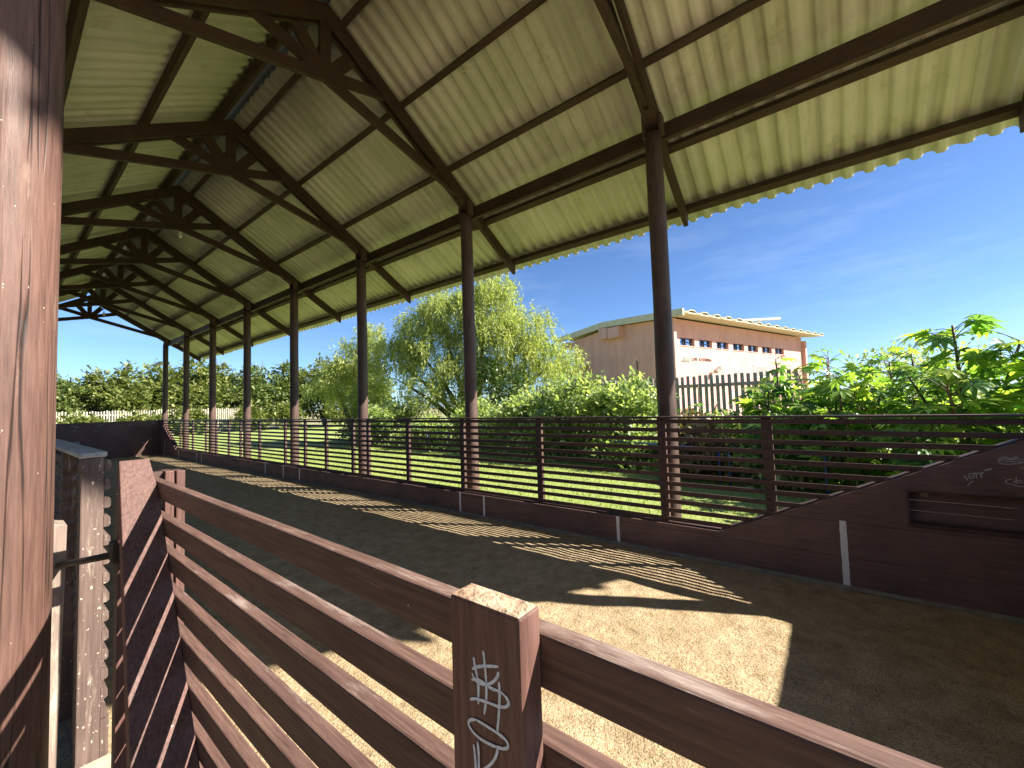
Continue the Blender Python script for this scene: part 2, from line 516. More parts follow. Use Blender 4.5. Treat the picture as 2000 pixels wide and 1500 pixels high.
sheet('ground', -900, 900, -900, 900, -0.10, M['earth'])
tag(sheet('sand_court', -3.5, 4.12, -5.0, 21.2, 0.0, M['sand'], 127, 437, 0.011, 2.6), 'raked tan sand floor of the open shed, striped with fence shadows')
tag(sheet('lawn', 4.15, 11.0, -6.0, 41.0, -0.02, M['lawn'], 50, 200, 0.02, 0.8), 'short sunlit lawn outside the right hand fence')
tag(sheet('lawn_verge', 11.0, 40.0, 6.0, 41.0, -0.03, M['lawn'], 40, 50, 0.03, 0.5), 'rougher grass behind the shrubs')
tag(sheet('yard_lawn', -16.0, 11.0, 41.0, 70.0, -0.04, M['lawn'], 20, 20, 0.03, 0.5), 'grass beyond the far concrete palisade')

# ------------------------------------------------------------------ the open shed
XR, XL, XC = 4.273, 0.0, 2.15
Y0, SP = 1.329, 2.7577
NS = list(range(-1, 8))
YN = {k: Y0 + k * SP for k in NS}
GY0, GY1 = -3.20, 20.95  # unseen near overhang added, its length fitted to the sun patch it shapes
def top_z(x): return 5.286 - 0.615 * (abs(x - XC) + XC - 3.09)      # top of the rafters
shed = thing('open_shed', 'long open shed of brown poles under a corrugated pitched roof', 'shed', (XC, 9.6, 0))

def post(x, y, m, seg=28, jitter=0.0, name='post', label=None):
    mb = MB()
    zs = [-0.1 + i * 0.22 for i in range(20)] + [4.30]
    r0 = 0.089
    pts = [(x + 0.006 * noise.noise((y * 7.7, z * 0.9, 1)), y + 0.006 * noise.noise((y * 5.1, z * 0.9, 5)), z) for z in zs]
    if jitter == 0: pts = [(x, y, z) for z in zs]
    mb.tube(pts, [r0 * (1.02 - 0.012 * z) for z in zs], seg, 0.035)
    for s in (-1, 1):                                               # the cheeks that hold the rafters
        mb.box(x - 0.055, x + 0.05, y + s * 0.087 - 0.014, y + s * 0.087 + 0.014, 4.28, 4.50 + 0.02 * s)
    return mb.build(name, m, shed, smooth=False, label=label)

for k in NS:
    p = post(XR, YN[k], M['pole'], jitter=1.0)
    for f in p.data.polygons: f.use_smooth = len(f.vertices) == 4 and abs(f.normal.z) < 0.5 and f.center.z < 4.27
    if k == 0: continue
    p = post(XL, YN[k], M['pole'], jitter=1.0)
    for f in p.data.polygons: f.use_smooth = len(f.vertices) == 4 and abs(f.normal.z) < 0.5 and f.center.z < 4.27
p = post(XL + 0.002, YN[0], M['near_pole'], 48, label='cracked sunlit brown post close to the camera')
for f in p.data.polygons: f.use_smooth = len(f.vertices) == 4 and abs(f.normal.z) < 0.5 and f.center.z < 4.27

# wall plates along the post tops
for x in (XR + 0.118, XL - 0.118):
    mb = MB().box(x - 0.028, x + 0.028, GY0 + 0.1, GY1 - 0.1, 4.272, 4.442)
    mb.build('wall_plate', M['roofwood_y'], shed)

# roof trusses
def make_truss():
    t = bpy.data.objects.new('roof_truss', None)
    put(t, shed)
    t.location = (0, 0, 0)
    t.parent = shed
    y = 0.0
    dep = 0.158
    def sub(name, mb): 
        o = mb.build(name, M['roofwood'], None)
        o.parent = t
        o.location = (0, 0, 0)
        return o
    sl = math.hypot(1, 0.615)
    for sgn in (1, -1):
        for dy in (-0.048, 0.048):                                  # paired rafter planks
            mb = MB()
            xa, xb = 0.0, 2.42
            h = dep * sl
            poly = [(XC + sgn * xa, top_z(XC)), (XC + sgn * xb, top_z(XC + xb)), (XC + sgn * xb, top_z(XC + xb) - h), (XC + sgn * xa, top_z(XC) - h)]
            mb.prism(poly, 1, dy - 0.019 + 0.001 * sgn, dy + 0.019 + 0.001 * sgn)
            sub('rafter', mb)
        xa, xb = 1.95, 3.25                                         # tail plank past the plate
        mb = MB()
        mb.prism([(XC + sgn * xa, top_z(XC + xa) - 0.002), (XC + sgn * xb, top_z(XC + xb) - 0.002), (XC + sgn * xb, top_z(XC + xb) - h + 0.004), (XC + sgn * xa, top_z(XC + xa) - h + 0.004)], 1, -0.0275, 0.0275)
        sub('rafter_tail', mb)
        mb = MB()                                                   # raised bottom chord
        za, zb = 5.022, 4.50
        poly = [(XC + sgn * -0.02, za), (XC + sgn * 1.98, zb), (XC + sgn * 1.98, zb + 0.115), (XC + sgn * -0.02, za + 0.12)]
        mb.prism(poly, 1, -0.026 + 0.003 * sgn, 0.026 + 0.003 * sgn)
        sub('bottom_chord', mb)
        for tx, tz, w, yy in ((0.30, 5.46, 0.14, 0.021), (0.72, 5.30, 0.12, 0.024)):
            mb = MB().beam((XC + sgn * 0.03, 0, 5.10), (XC + sgn * tx, 0, tz), 2 * yy - 0.004 * (sgn > 0), w, up=(0, 0, 1))
            sub('brace', mb)
    sub('king_post', MB().box(XC - 0.058, XC + 0.058, -0.0235, 0.0235, 5.03, 5.72))
    return t
truss0 = make_truss()
sl0 = shed.location.copy()
for i, k in enumerate(NS):
    t = truss0 if i == 0 else dup_tree(truss0, None, shed)
    t.location = Vector((0, YN[k], 0)) - sl0

# purlins
for sgn in (1, -1):
    for dx, hh in ((0.178, 0.10), (0.96, 0.072), (1.745, 0.072), (2.525, 0.085), (3.235, 0.095)):
        x = XC + sgn * dx
        z = top_z(x)
        mb = MB()
        n = Vector((sgn * 0.615, 0, 1)).normalized()
        c = Vector((x, 0, z)) + n * (0.033 + 0.003) - n * (hh - 0.072) * 0.5
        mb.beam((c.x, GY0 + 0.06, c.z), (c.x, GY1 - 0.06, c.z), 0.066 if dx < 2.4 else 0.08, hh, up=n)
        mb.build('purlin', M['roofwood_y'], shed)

# corrugated sheets, lapped one over the next
PITCH, AMP = 0.1745, 0.021
def corr(y):
    s = math.sin(2 * math.pi * y / PITCH)
    return AMP * math.tanh(2.9 * s)
def roof_side(sgn):
    V, F = [], []
    xs = [0.055, 0.9, 1.75, 2.6, 3.50]
    wsh = PITCH * 6
    ns = int(round((GY1 - GY0) / wsh))
    seg = 96
    for q in range(ns):
        ya = GY0 + q * wsh
        yb = ya + wsh + PITCH * 0.8
        b = len(V)
        ex = random.uniform(-0.014, 0.012)
        for i in range(seg + 1):
            y = ya + (yb - ya) * i / seg
            lift = 0.005 * (i / seg)
            for j, dx in enumerate(xs):
                d = dx + (ex if j == len(xs) - 1 else 0)
                x = XC + sgn * d
                z = top_z(x) + 0.083 / math.cos(math.atan(0.615)) + 0.026 + corr(y - GY0) + lift
                V.append((x, y, z))
        w = len(xs)
        for i in range(seg):
            for j in range(w - 1):
                F.append((b + i * w + j, b + i * w + j + 1, b + (i + 1) * w + j + 1, b + (i + 1) * w + j))
    o = np_mesh('roof_sheeting', V, F, M['sheet'], shed, smooth=True)
    o.modifiers.new('thick', 'SOLIDIFY').thickness = 0.006
    o.modifiers['thick'].offset = 1 if sgn > 0 else -1
    return o
roof_side(1); roof_side(-1)
# ridge capping of galvanised steel
mb = MB()
zr = top_z(XC) + 0.155
prof = [(-0.30, -0.145), (-0.16, -0.058), (-0.10, 0.0), (-0.05, 0.03), (0, 0.04), (0.05, 0.03), (0.10, 0.0), (0.16, -0.058), (0.30, -0.145)]
vs, fs = [], []
for y in (GY0, GY1):
    for a, z in prof: vs.append((XC + a, y, zr + z + 0.012))
for i in range(len(prof) - 1): fs.append((i, i + 1, len(prof) + i + 1, len(prof) + i))
o = mb.add(vs, fs).build('ridge_cap', M['galv'], shed)
o.modifiers.new('thick', 'SOLIDIFY').thickness = 0.002

# the whole shed is measured about the eye point at 1.5 m; bring it to full size
QS = 1.03
def rescale(root, q, loc=True):
    done = set()
    pts = [root]
    while pts:
        o = pts.pop()
        pts += list(o.children)
        if o.type == 'MESH' and o.data.name not in done:
            done.add(o.data.name)
            a = np.empty(len(o.data.vertices) * 3, dtype=np.float32)
            o.data.vertices.foreach_get('co', a)
            a = a.reshape(-1, 3); a[:, 2] -= 1.5; a *= q; a[:, 2] += 1.5
            o.data.vertices.foreach_set('co', a.ravel())
            o.data.update()
rescale(shed, QS)
for t in shed.children:
    if t.name.startswith('roof_truss'):
        k = round((t.location.y + sl0.y - Y0) / SP)
        t.location = Vector((0, YN[k] * QS, 0)) - sl0
XR, XC, Y0, SP = XR * QS, XC * QS, Y0 * QS, SP * QS
YN = {k: Y0 + k * SP for k in NS}

# small lamps under the roof
def bulb(x, y, ztop, drop, label):
    t = thing('hanging_bulb', label, 'lamp', (x, y, ztop - drop), 'bare bulbs under the trusses')
    MB().tube([(x, y, ztop - drop + 0.05), (x, y, ztop)], 0.005, 6).build('cable', M['iron'], t)
    MB().tube([(x, y, ztop - drop + 0.02), (x, y, ztop - drop + 0.07)], 0.02, 10).build('socket', M['lamp'], t, smooth=True)
    MB().tube([(x, y, ztop - drop + 0.02), (x, y, ztop - drop), (x, y, ztop - drop - 0.035), (x, y, ztop - drop - 0.055)],
              [0.018, 0.034, 0.03, 0.008], 12).build('bulb', M['lamp'], t, smooth=True)
bulb(XC + 0.02, YN[3] - 0.06, 5.13, 0.13, 'bare white bulb hanging below the fourth truss from the front')
bulb(XC + 0.02, YN[6] - 0.06, 5.13, 0.30, 'bare white bulb hanging on a longer cable at the far trusses')
t = thing('floodlight', 'small white floodlight fixed on the farthest right hand post', 'lamp', (XR - 0.1, YN[7] - 0.1, 3.62))
MB().beam((XR - 0.09, YN[7] - 0.05, 3.60), (XR - 0.2, YN[7] - 0.12, 3.60), 0.03, 0.03).build('bracket', M['lamp'], t)
MB().beam((XR - 0.16, YN[7] - 0.16, 3.62), (XR - 0.28, YN[7] - 0.20, 3.54), 0.16, 0.13).build('housing', M['lamp'], t, bevel=0.01)

# ------------------------------------------------------------------ right hand fence
FX = 4.12                                                           # inner face of the board wall
PLZ = 0.286
slat_z = [1.30 - 0.087 * i for i in range(12)]
fence = thing('slatted_fence', 'long brown slatted fence on a board plinth down the right side', 'fence', (FX, 9.0, 0))
SX0, SX1 = FX + 0.048, FX + 0.060                                   # slats stand a little behind the face
YS0, YS1 = 0.871, 18.45                                             # feet of the sloping ends
def slope_y(z, near=True):
    return YS0 - (z - PLZ) / 0.478 if near else YS1 + (z - PLZ) / 0.478
for i, zt in enumerate(slat_z):
    y0 = slope_y(zt - 0.02) - 0.02
    y1 = slope_y(zt - 0.02, False) + 0.02
    mb = MB()
    # the slat runs in lengths that meet at the stiles, each a little out of line with the next
    cuts = [y0, 1.36, 4.21, 7.08, 9.91, 12.6, 15.4, 18.0, y1]
    cuts = [c for j, c in enumerate(cuts) if j in (0, len(cuts) - 1) or y0 < c < y1]
    for a, b in zip(cuts[:-1], cuts[1:]):
        dz = random.uniform(-0.006, 0.006); dz2 = random.uniform(-0.004, 0.004); dx = random.uniform(0, 0.003)
        mb.hexa([(SX0 + dx, a + 0.002, zt - 0.04 + dz), (SX1, a + 0.002, zt - 0.04 + dz), (SX1, b - 0.002, zt - 0.04 + dz2), (SX0 + dx, b - 0.002, zt - 0.04 + dz2)],
                [(SX0 + dx, a + 0.002, zt + dz), (SX1, a + 0.002, zt + dz), (SX1, b - 0.002, zt + dz2), (SX0 + dx, b - 0.002, zt + dz2)])
    mb.build('slat', M['wood_y'], fence)
MB().box(FX + 0.02, FX + 0.125, -1.36, 20.7, 1.314, 1.331).build('cap_rail', M['wood_y'], fence)
for y in (0.46, 1.37, 2.87, 4.20, 5.44, 6.57, 7.07, 8.05, 8.94, 9.90, 11.34, 12.60, 13.47, 14.49, 15.45, 16.78, 18.2):
    zb = PLZ + 0.022 if y > YS0 else PLZ + (YS0 - y) * 0.478 + 0.022
    if y > YS1: zb = PLZ + 0.03
    # top of each stile is cut off slantwise
    mb = MB().prism([(SX1 + 0.002, zb), (SX1 + 0.042, zb), (SX1 + 0.042, 1.24), (SX1 + 0.014, 1.312), (SX1 + 0.002, 1.312)], 1, y - 0.040, y + 0.040)
    mb.build('stile', M['wood_z'], fence)
# board wall: low plinth, sloping ends, hatch recess in the near end
T = 0.030
pl = MB()
pl.prism([(YS0, 0.0), (YS1, 0.0), (YS1, 0.236), (YS0, 0.236)], 0, FX, FX + T)
pl.prism([(YS0, 0.239), (YS1, 0.239), (YS1, PLZ), (YS0, PLZ)], 0, FX + 0.001, FX + T)
pl.build('plinth_board', M['board'], fence)
MB().box(FX + 0.034, FX + 0.10, YS0 - 0.02, YS1 + 0.02, PLZ - 0.03, PLZ + 0.012).build('plinth_sill', M['wood_y'], fence)
HY0, HY1, HZ0, HZ1 = -1.28, -0.405, 0.552, 0.782
def slope_z(y): return PLZ + (YS0 - y) * 0.478
w = MB()
w.prism([(-1.36, 0.0), (YS0, 0.0), (YS0, 0.236), (-1.36, 0.236)], 0, FX, FX + T)                         # lowest board
w.prism([(-1.36, 0.2385), (YS0, 0.2385), (YS0, PLZ), (0.42, 0.5), (-1.36, 0.5)], 0, FX + 0.0006, FX + T)     # second board
w.prism([(HY1, 0.5025), (0.415, 0.5025), (HY1, slope_z(HY1))], 0, FX, FX + T)                             # beside the hatch
w.prism([(-1.36, 0.5025), (HY1 - 0.0005, 0.5025), (HY1 - 0.0005, HZ0), (-1.36, HZ0)], 0, FX, FX + T)      # under it
w.prism([(-1.36, HZ1), (HY1 - 0.0005, HZ1), (HY1 - 0.0005, slope_z(HY1)), (-1.316, 1.331), (-1.36, 1.331)], 0, FX + 0.0004, FX + T)
w.prism([(-1.36, HZ0), (HY0, HZ0), (HY0, HZ1), (-1.36, HZ1)], 0, FX, FX + T)
w.build('sloping_board_wall', M['board'], fence)
# frame and back of the hatch
h = MB()
h.box(FX - 0.008, FX + 0.102, HY0 - 0.03, HY1 + 0.02, HZ1 - 0.004, HZ1 + 0.012)
h.box(FX - 0.012, FX + 0.102, HY0 - 0.03, HY1 + 0.02, HZ0 - 0.022, HZ0 + 0.002)
h.box(FX - 0.004, FX + 0.10, HY0 - 0.016, HY0, HZ0 + 0.003, HZ1 - 0.005)
h.box(FX - 0.006, FX + 0.10, HY1, HY1 + 0.016, HZ0 + 0.003, HZ1 - 0.005)
hf = h.build('hatch_frame', M['wood_y'], fence, bevel=0.003)
hb = MB()
for z0, z1 in ((HZ0, HZ0 + 0.075), (HZ0 + 0.078, HZ0 + 0.152), (HZ0 + 0.155, HZ1)):
    hb.box(FX + 0.085, FX + 0.10, HY0, HY1, z0, z1)
hb.build('hatch_back', M['board'], hf)
MB().prism([(-0.465, 0.775), (-0.515, 0.775), (-0.510, 0.735), (-0.475, 0.738)], 0, FX + 0.078, FX + 0.084).build('wooden_chip', M['pale_slat'], hf)
# capping batten up the slope, near and far
for near in (True, False):
    a = (FX + 0.075, slope_y(PLZ + 0.01, near), PLZ + 0.012); b = (FX + 0.075, slope_y(1.31, near), 1.306)
    MB().beam(a, b, 0.085, 0.020, up=(0, 0, 1)).build('slope_capping', M['wood_y'], fence)
w = MB()
w.prism([(YS1, 0.0), (20.7405, 0.0), (20.7405, 1.331), (20.62, 1.331), (YS1, PLZ)], 0, FX, FX + T)
w.build('sloping_board_wall', M['board'], fence)
# white distance marks painted up the boards
for y, z1, ww in ((-0.015, 0.515, 0.042), (1.85, PLZ, 0.034), (3.75, PLZ, 0.032), (4.20, PLZ, 0.03), (9.04, PLZ, 0.045), (9.82, PLZ, 0.045), (10.8, PLZ, 0.05),
                  (15.57, PLZ, 0.055), (16.05, PLZ, 0.06), (18.05, PLZ, 0.06), (19.89, 0.55, 0.06)):
    mb = MB()
    sg = 14
    pts = []
    for i in range(sg + 1):
        z = 0.012 + (z1 - 0.014) * i / sg
        pts.append((z, y - ww / 2 + random.uniform(-.0016, .0016), y + ww / 2 + random.uniform(-.0016, .0016)))
    for (za, a0, a1), (zb, b0, b1) in zip(pts[:-1], pts[1:]):
        if abs(za - 0.237) < 0.006: continue
        mb.add([(FX - 0.0014, a0, za), (FX - 0.0014, a1, za), (FX - 0.0014, b1, zb), (FX - 0.0014, b0, zb)], [(0, 1, 2, 3)])
    mb.build('white_mark', M['white'], fence)

def ribbon(mb, pts, x, wid, sgn):
    """a painted stroke on a wall plane x = const; points are (y, z)"""
    P = []
    for (a, b) in zip(pts[:-1], pts[1:]):
        for t in (0, 0.34, 0.67): P.append((a[0] + (b[0] - a[0]) * t, a[1] + (b[1] - a[1]) * t))
    P.append(pts[-1])
    for _ in range(2):
        P = [P[0]] + [((P[i - 1][0] + 2 * P[i][0] + P[i + 1][0]) / 4, (P[i - 1][1] + 2 * P[i][1] + P[i + 1][1]) / 4) for i in range(1, len(P) - 1)] + [P[-1]]
    vs = []
    for i, p in enumerate(P):
        q0, q1 = P[max(i - 1, 0)], P[min(i + 1, len(P) - 1)]
        dy, dz = q1[0] - q0[0], q1[1] - q0[1]
        L = math.hypot(dy, dz) or 1
        w_ = wid * (0.48 + 0.16 * noise.noise((p[0] * 300, p[1] * 300, 1.0))) * (0.6 if i in (0, len(P) - 1) else 1)
        vs += [(x, p[0] - dz / L * w_, p[1] + dy / L * w_), (x, p[0] + dz / L * w_, p[1] - dy / L * w_)]
    mb.add(vs, [(2 * i, 2 * i + 1, 2 * i + 3, 2 * i + 2) for i in range(len(P) - 1)])
GT = [
 [(-0.687,0.919),(-0.688,0.909),(-0.687,0.9)],[(-0.688,0.919),(-0.697,0.898),(-0.702,0.883)],[(-0.712,0.931),(-0.707,0.921),(-0.708,0.906),(-0.715,0.897)],
 [(-0.712,0.931),(-0.726,0.934),(-0.739,0.94)],[(-0.709,0.914),(-0.721,0.917)],[(-0.713,0.897),(-0.725,0.903),(-0.738,0.918)],[(-0.725,0.917),(-0.735,0.93),(-0.739,0.94)],
 [(-0.745,0.931),(-0.742,0.914),(-0.743,0.9)],[(-0.74,0.93),(-0.755,0.935)],[(-0.76,0.934),(-0.76,0.918),(-0.765,0.91),(-0.773,0.916)],[(-0.76,0.934),(-0.776,0.94)],
 [(-0.76,0.922),(-0.772,0.928)],[(-0.776,0.96),(-0.787,0.963),(-0.801,0.971),(-0.815,0.974)],[(-0.782,0.954),(-0.792,0.958),(-0.813,0.969)],
 [(-0.739,0.938),(-0.759,0.94),(-0.78,0.947)],[(-0.696,0.846),(-0.706,0.86),(-0.714,0.875),(-0.723,0.883),(-0.728,0.872)],
 [(-0.87,1.051),(-0.857,1.045),(-0.847,1.033),(-0.847,1.014),(-0.864,1.007),(-0.887,1.005),(-0.918,1.012),(-0.956,1.021)],
 [(-0.854,1.024),(-0.869,1.037),(-0.886,1.042),(-0.909,1.036),(-0.927,1.047),(-0.942,1.038),(-0.957,1.044)],[(-0.873,1.023),(-0.89,1.026),(-0.911,1.025),(-0.934,1.026),(-0.956,1.025)],
 [(-0.866,1.046),(-0.879,1.056),(-0.891,1.045),(-0.912,1.041),(-0.925,1.063),(-0.932,1.047)],
 [(-0.9,0.909),(-0.883,0.909),(-0.871,0.899),(-0.871,0.885),(-0.882,0.877),(-0.901,0.878),(-0.915,0.868),(-0.946,0.867)],[(-0.916,0.928),(-0.918,0.915),(-0.912,0.896),(-0.918,0.885)],
 [(-0.903,0.892),(-0.919,0.901),(-0.934,0.909),(-0.943,0.906)],[(-0.921,0.885),(-0.933,0.898),(-0.948,0.894)],[(-0.865,0.917),(-0.871,0.915)],[(-0.939,0.994),(-0.946,0.983),(-0.954,0.984)]]
for grp in (GT[:16], GT[16:20], GT[20:]):
    mb = MB()
    for j, s in enumerate(grp): ribbon(mb, s, FX - 0.0012 - 0.00025 * j, 0.0050, 1)
    mb.build('graffiti_scrawl', M['faded'], fence)
# concrete strip along the foot of the boards
mb = MB()
ys = np.arange(-1.36, 20.7, 0.12)
vs = []
for y in ys:
    x = FX - 0.045 - 0.014 * noise.noise((0, y * 1.9, 0)) - 0.01 * noise.noise((3, y * 7, 0))
    vs += [(x, y, 0.004 + 0.004 * noise.noise((1, y * 3, 0))), (FX - 0.001, y, 0.022)]
mb.add(vs, [(2 * i, 2 * i + 1, 2 * i + 3, 2 * i + 2) for i in range(len(ys) - 1)])
mb.build('concrete_footing', M['concrete'], fence)

# ------------------------------------------------------------------ end walls of the court
def end_wall(y0, y1, label, scr):
    t = thing('board_wall', label, 'wall', (2.2, (y0 + y1) / 2, 0))
    mb = MB()
    z = 0.0
    for i, zt in enumerate((0.235, 0.50, 0.77, 1.04, 1.331)):
        mb.box(0.36, FX - 0.0005, y0 + 0.004 * (i % 2), y1, z, zt)
        z = zt
    mb.build('boards', M['board'], t)
    if scr:
        s = MB()
        for _ in range(26):
            x = random.uniform(1.2, 3.9); zz = random.uniform(0.45, 1.25); a = random.uniform(0.03, 0.16)
            if zz < 1.05 and random.random() < .5: continue
            h_ = random.uniform(0.006, 0.018)
            s.add([(x, y0 - 0.0012, zz), (x + a, y0 - 0.0012, zz + random.uniform(-.03, .05)), (x + a, y0 - 0.0012, zz + h_ + .01), (x, y0 - 0.0012, zz + h_)], [(0, 1, 2, 3)])
        s.build('scuff_marks', M['faded'], t)
    return t
end_wall(20.70, 20.74, 'dark brown board wall closing the far end of the sand court', True)
end_wall(-1.36, -1.32, 'brown board wall closing the near end of the sand court', False)

# dry leaves blown onto the sand
DRY = [(2.917, -0.572, 0.022, 0.30, 'largest pale leaf on the shaded sand, lowest at the right'),
       (2.760, -0.457, 0.010, 1.00, 'tiny pale leaf left of the largest one on the shaded sand'),
       (2.583, -0.467, 0.011, 0.20, 'small pale leaf just above the rail at the bottom right'),
       (3.560, -0.164, 0.022, -0.20, 'slim leaf on the shaded sand under the white mark'),
       (3.064, -0.160, 0.012, 0.60, 'small leaf on the sand right of the sunlit patch'),
       (2.926, -0.194, 0.014, 0.10, 'leaf fragment on the sand below the slim leaf'),
       (3.966, -0.764, 0.014, 2.00, 'pale leaf on the sand close to the right board wall'),
       (2.399, 2.008, 0.012, 1.20, 'dark speck of leaf in the upper sunlit triangle')]
def dry_leaf(x, y, s_, a, lab):
    u = Vector((math.cos(a), math.sin(a), 0)); v = Vector((-u.y, u.x, 0))
    c = Vector((x, y, 0.014))
    V = [c - u * s_, c - u * s_ * .3 + v * s_ * .33 + Vector((0, 0, .006)), c + u * s_ * .5 + v * s_ * .26 + Vector((0, 0, .007)), c + u * s_ + Vector((0, 0, .004)),
         c + u * s_ * .5 - v * s_ * .26 + Vector((0, 0, .007)), c - u * s_ * .3 - v * s_ * .33 + Vector((0, 0, .006)), c + Vector((0, 0, .001))]
    o = MB().add(V, [(0, 6, 1), (1, 6, 2), (2, 6, 3), (3, 6, 4), (4, 6, 5), (5, 6, 0)]).build('dry_leaf', M['dry_leaf'])
    tag(o, lab, 'leaf', 'dry leaves on the sand')
    o.modifiers.new('thick', 'SOLIDIFY').thickness = 0.0012
for x, y, s_, a, lab in DRY: dry_leaf(x, y, s_, a, lab)

# ------------------------------------------------------------------ near left fence
NX = 0.300
near = thing('rail_fence', 'sunlit brown rail fence in the foreground with a scrawled upright board', 'fence', (NX, 0.3, 0))
for i in range(14):
    zt = 1.313 - 0.0875 * i - (0.0045 if i % 2 else 0.0)
    yend = 1.64
    dz = random.uniform(-0.003, 0.003)
    a, b = -1.58, yend
    mb = MB()
    n = 16
    vs, fs = [], []
    for j in range(n + 1):
        y = a + (b - a) * j / n
        e = 0.0012 * noise.noise((i * 3.7, y * 2.2, 0)); e2 = 0.0012 * noise.noise((i * 3.7, y * 2.2, 8))
        tl = -0.013 * (1.5 - y) / 1.3
        vs += [(NX + e, y, zt - 0.047 + e2 + tl), (NX + 0.022, y, zt - 0.047 + tl), (NX + 0.022, y, zt + tl), (NX + e, y, zt + e2 + tl)]
    for j in range(n):
        o_ = j * 4
        fs += [(o_, o_ + 1, o_ + 5, o_ + 4), (o_ + 1, o_ + 2, o_ + 6, o_ + 5), (o_ + 2, o_ + 3, o_ + 7, o_ + 6), (o_ + 3, o_, o_ + 4, o_ + 7)]
    fs += [(0, 1, 2, 3), (n * 4, n * 4 + 1, n * 4 + 2, n * 4 + 3)]
    mb.add(vs, fs)
    rl = mb.build('rail', M['rail'], near, bevel=0.0025)
    rl.data.materials.append(M['rail_top_lit'])                          # paler tops: weather wear plus sunlit tone put into the colour
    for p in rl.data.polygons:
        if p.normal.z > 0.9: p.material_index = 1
# upright with the scrawl
st = MB().box(0.270, 0.2995, 0.2105, 0.2925, -0.32, 1.3245).build('upright_board', M['near_z'], near, bevel=0.0022, label='upright board with white marker scrawl')
# torn end grain on its top
ex = MB()
gx, gy = 9, 22
vs = []
for j in range(gy + 1):
    for i in range(gx + 1):
        x = 0.2713 + 0.0272 * i / gx; y = 0.2118 + 0.0794 * j / gy
        edge = min(i, gx - i, j, gy - j)
        vs.append((x, y, 1.3247 + (0.0022 * abs(noise.noise((x * 160, y * 90, 2))) if edge else -0.0003)))
fs = [(j * (gx + 1) + i, j * (gx + 1) + i + 1, (j + 1) * (gx + 1) + i + 1, (j + 1) * (gx + 1) + i) for j in range(gy) for i in range(gx)]
ex.add(vs, fs).build('sawn_top', M['end_grain'], st)
GP = [
 [(0.2514,1.2864),(0.2504,1.2798),(0.2492,1.2688),(0.2484,1.2576),(0.2492,1.246),(0.2522,1.2327)],[(0.263,1.2772),(0.2621,1.2711),(0.2599,1.2649),(0.2577,1.2564),(0.2584,1.2468),(0.2587,1.2386)],
 [(0.2648,1.266),(0.2605,1.2699),(0.2474,1.2751),(0.2342,1.2793)],[(0.2339,1.2749),(0.2361,1.2691),(0.2417,1.2631),(0.2496,1.2583),(0.2577,1.257),(0.2634,1.2589),(0.2649,1.263)],
 [(0.266,1.2568),(0.2592,1.2599),(0.2512,1.26),(0.2419,1.2579),(0.2342,1.2598),(0.2269,1.2583),(0.223,1.2544),(0.2257,1.25),(0.2347,1.2462),(0.2454,1.2452),(0.2566,1.2435),(0.2632,1.242),(0.2686,1.2387)],
 [(0.2336,1.2672),(0.2331,1.258),(0.234,1.2466),(0.2355,1.2349),(0.2374,1.2229)],
 [(0.2622,1.2245),(0.2689,1.2216),(0.2716,1.2175),(0.2676,1.2128),(0.2578,1.2103),(0.2437,1.2112),(0.2315,1.2141),(0.2256,1.2174),(0.2254,1.2219),(0.2311,1.2241),(0.2401,1.2245),(0.2509,1.2248),(0.2622,1.2245)],
 [(0.2368,1.2122),(0.2385,1.2058),(0.2426,1.1983),(0.2507,1.1893),(0.2600,1.1800)],[(0.265,1.2024),(0.2633,1.1939),(0.2629,1.1750)],[(0.2599,1.207),(0.2587,1.1962),(0.2596,1.1750)]]
mb = MB()
for j, s in enumerate(GP): ribbon(mb, s, 0.2697 - 0.00012 * j, 0.0027, 1)
mb.build('marker_scrawl', M['chalk'], st)
# raking board that closes the rails
lean = 0.684
def rk(z): return 1.567 - lean * (1.378 - z)
top = 1.378
b0, b1 = -0.31, top
n_ = Vector((0, -1, lean)).normalized() * -0.040
fr = [Vector((0.128, rk(b0), b0)), Vector((0.2995, rk(b0), b0)), Vector((0.2995, rk(1.29), 1.29)), Vector((0.290, rk(top), top)), Vector((0.226, rk(top), top))]
mb = MB()
vs = fr + [v + n_ for v in fr]
mb.add(vs, [(0, 1, 2, 3, 4), (9, 8, 7, 6, 5)] + [(i, (i + 1) % 5, 5 + (i + 1) % 5, 5 + i) for i in range(5)])
mb.build('raking_board', M['near_z'], near, bevel=0.002)
MB().box(0.240, 0.294, 1.66, 1.71, -0.31, 1.27).build('gate_post', M['near_z'], near, bevel=0.002)
MB().box(0.330, 0.356, -1.3, 1.45, -0.31, 0.06).build('plinth_board', M['board'], near)
# doubled stud and short rail behind the raking board
for x0, x1 in ((0.3586, 0.382), (0.3877, 0.411)):
    MB().box(x0, x1, 1.72, 1.79, -0.31, 1.315 if x0 > .37 else 1.318).build('inner_stud', M['near_z'], near, bevel=0.002)
for zt in (1.317, 1.20):
    MB().box(0.300, 0.3575, 1.745, 1.775, zt - 0.04, zt).build('short_rail', M['wood_x'], near)
rescale(near, 0.8333)
# bolt
bolt = thing('gate_bolt', 'rusty iron rod bolt reaching from the raking board to a weathered plank', 'bolt', (0.2, 1.65, 1.11))
MB().tube([(0.2056, 1.36, 1.174), (0.132, 1.747, 1.085)], 0.0085, 10).build('rod', M['iron'], bolt, smooth=True)
MB().box(0.186, 0.1995, 1.345, 1.40, 1.155, 1.20).build('bracket', M['iron'], bolt, bevel=0.003)
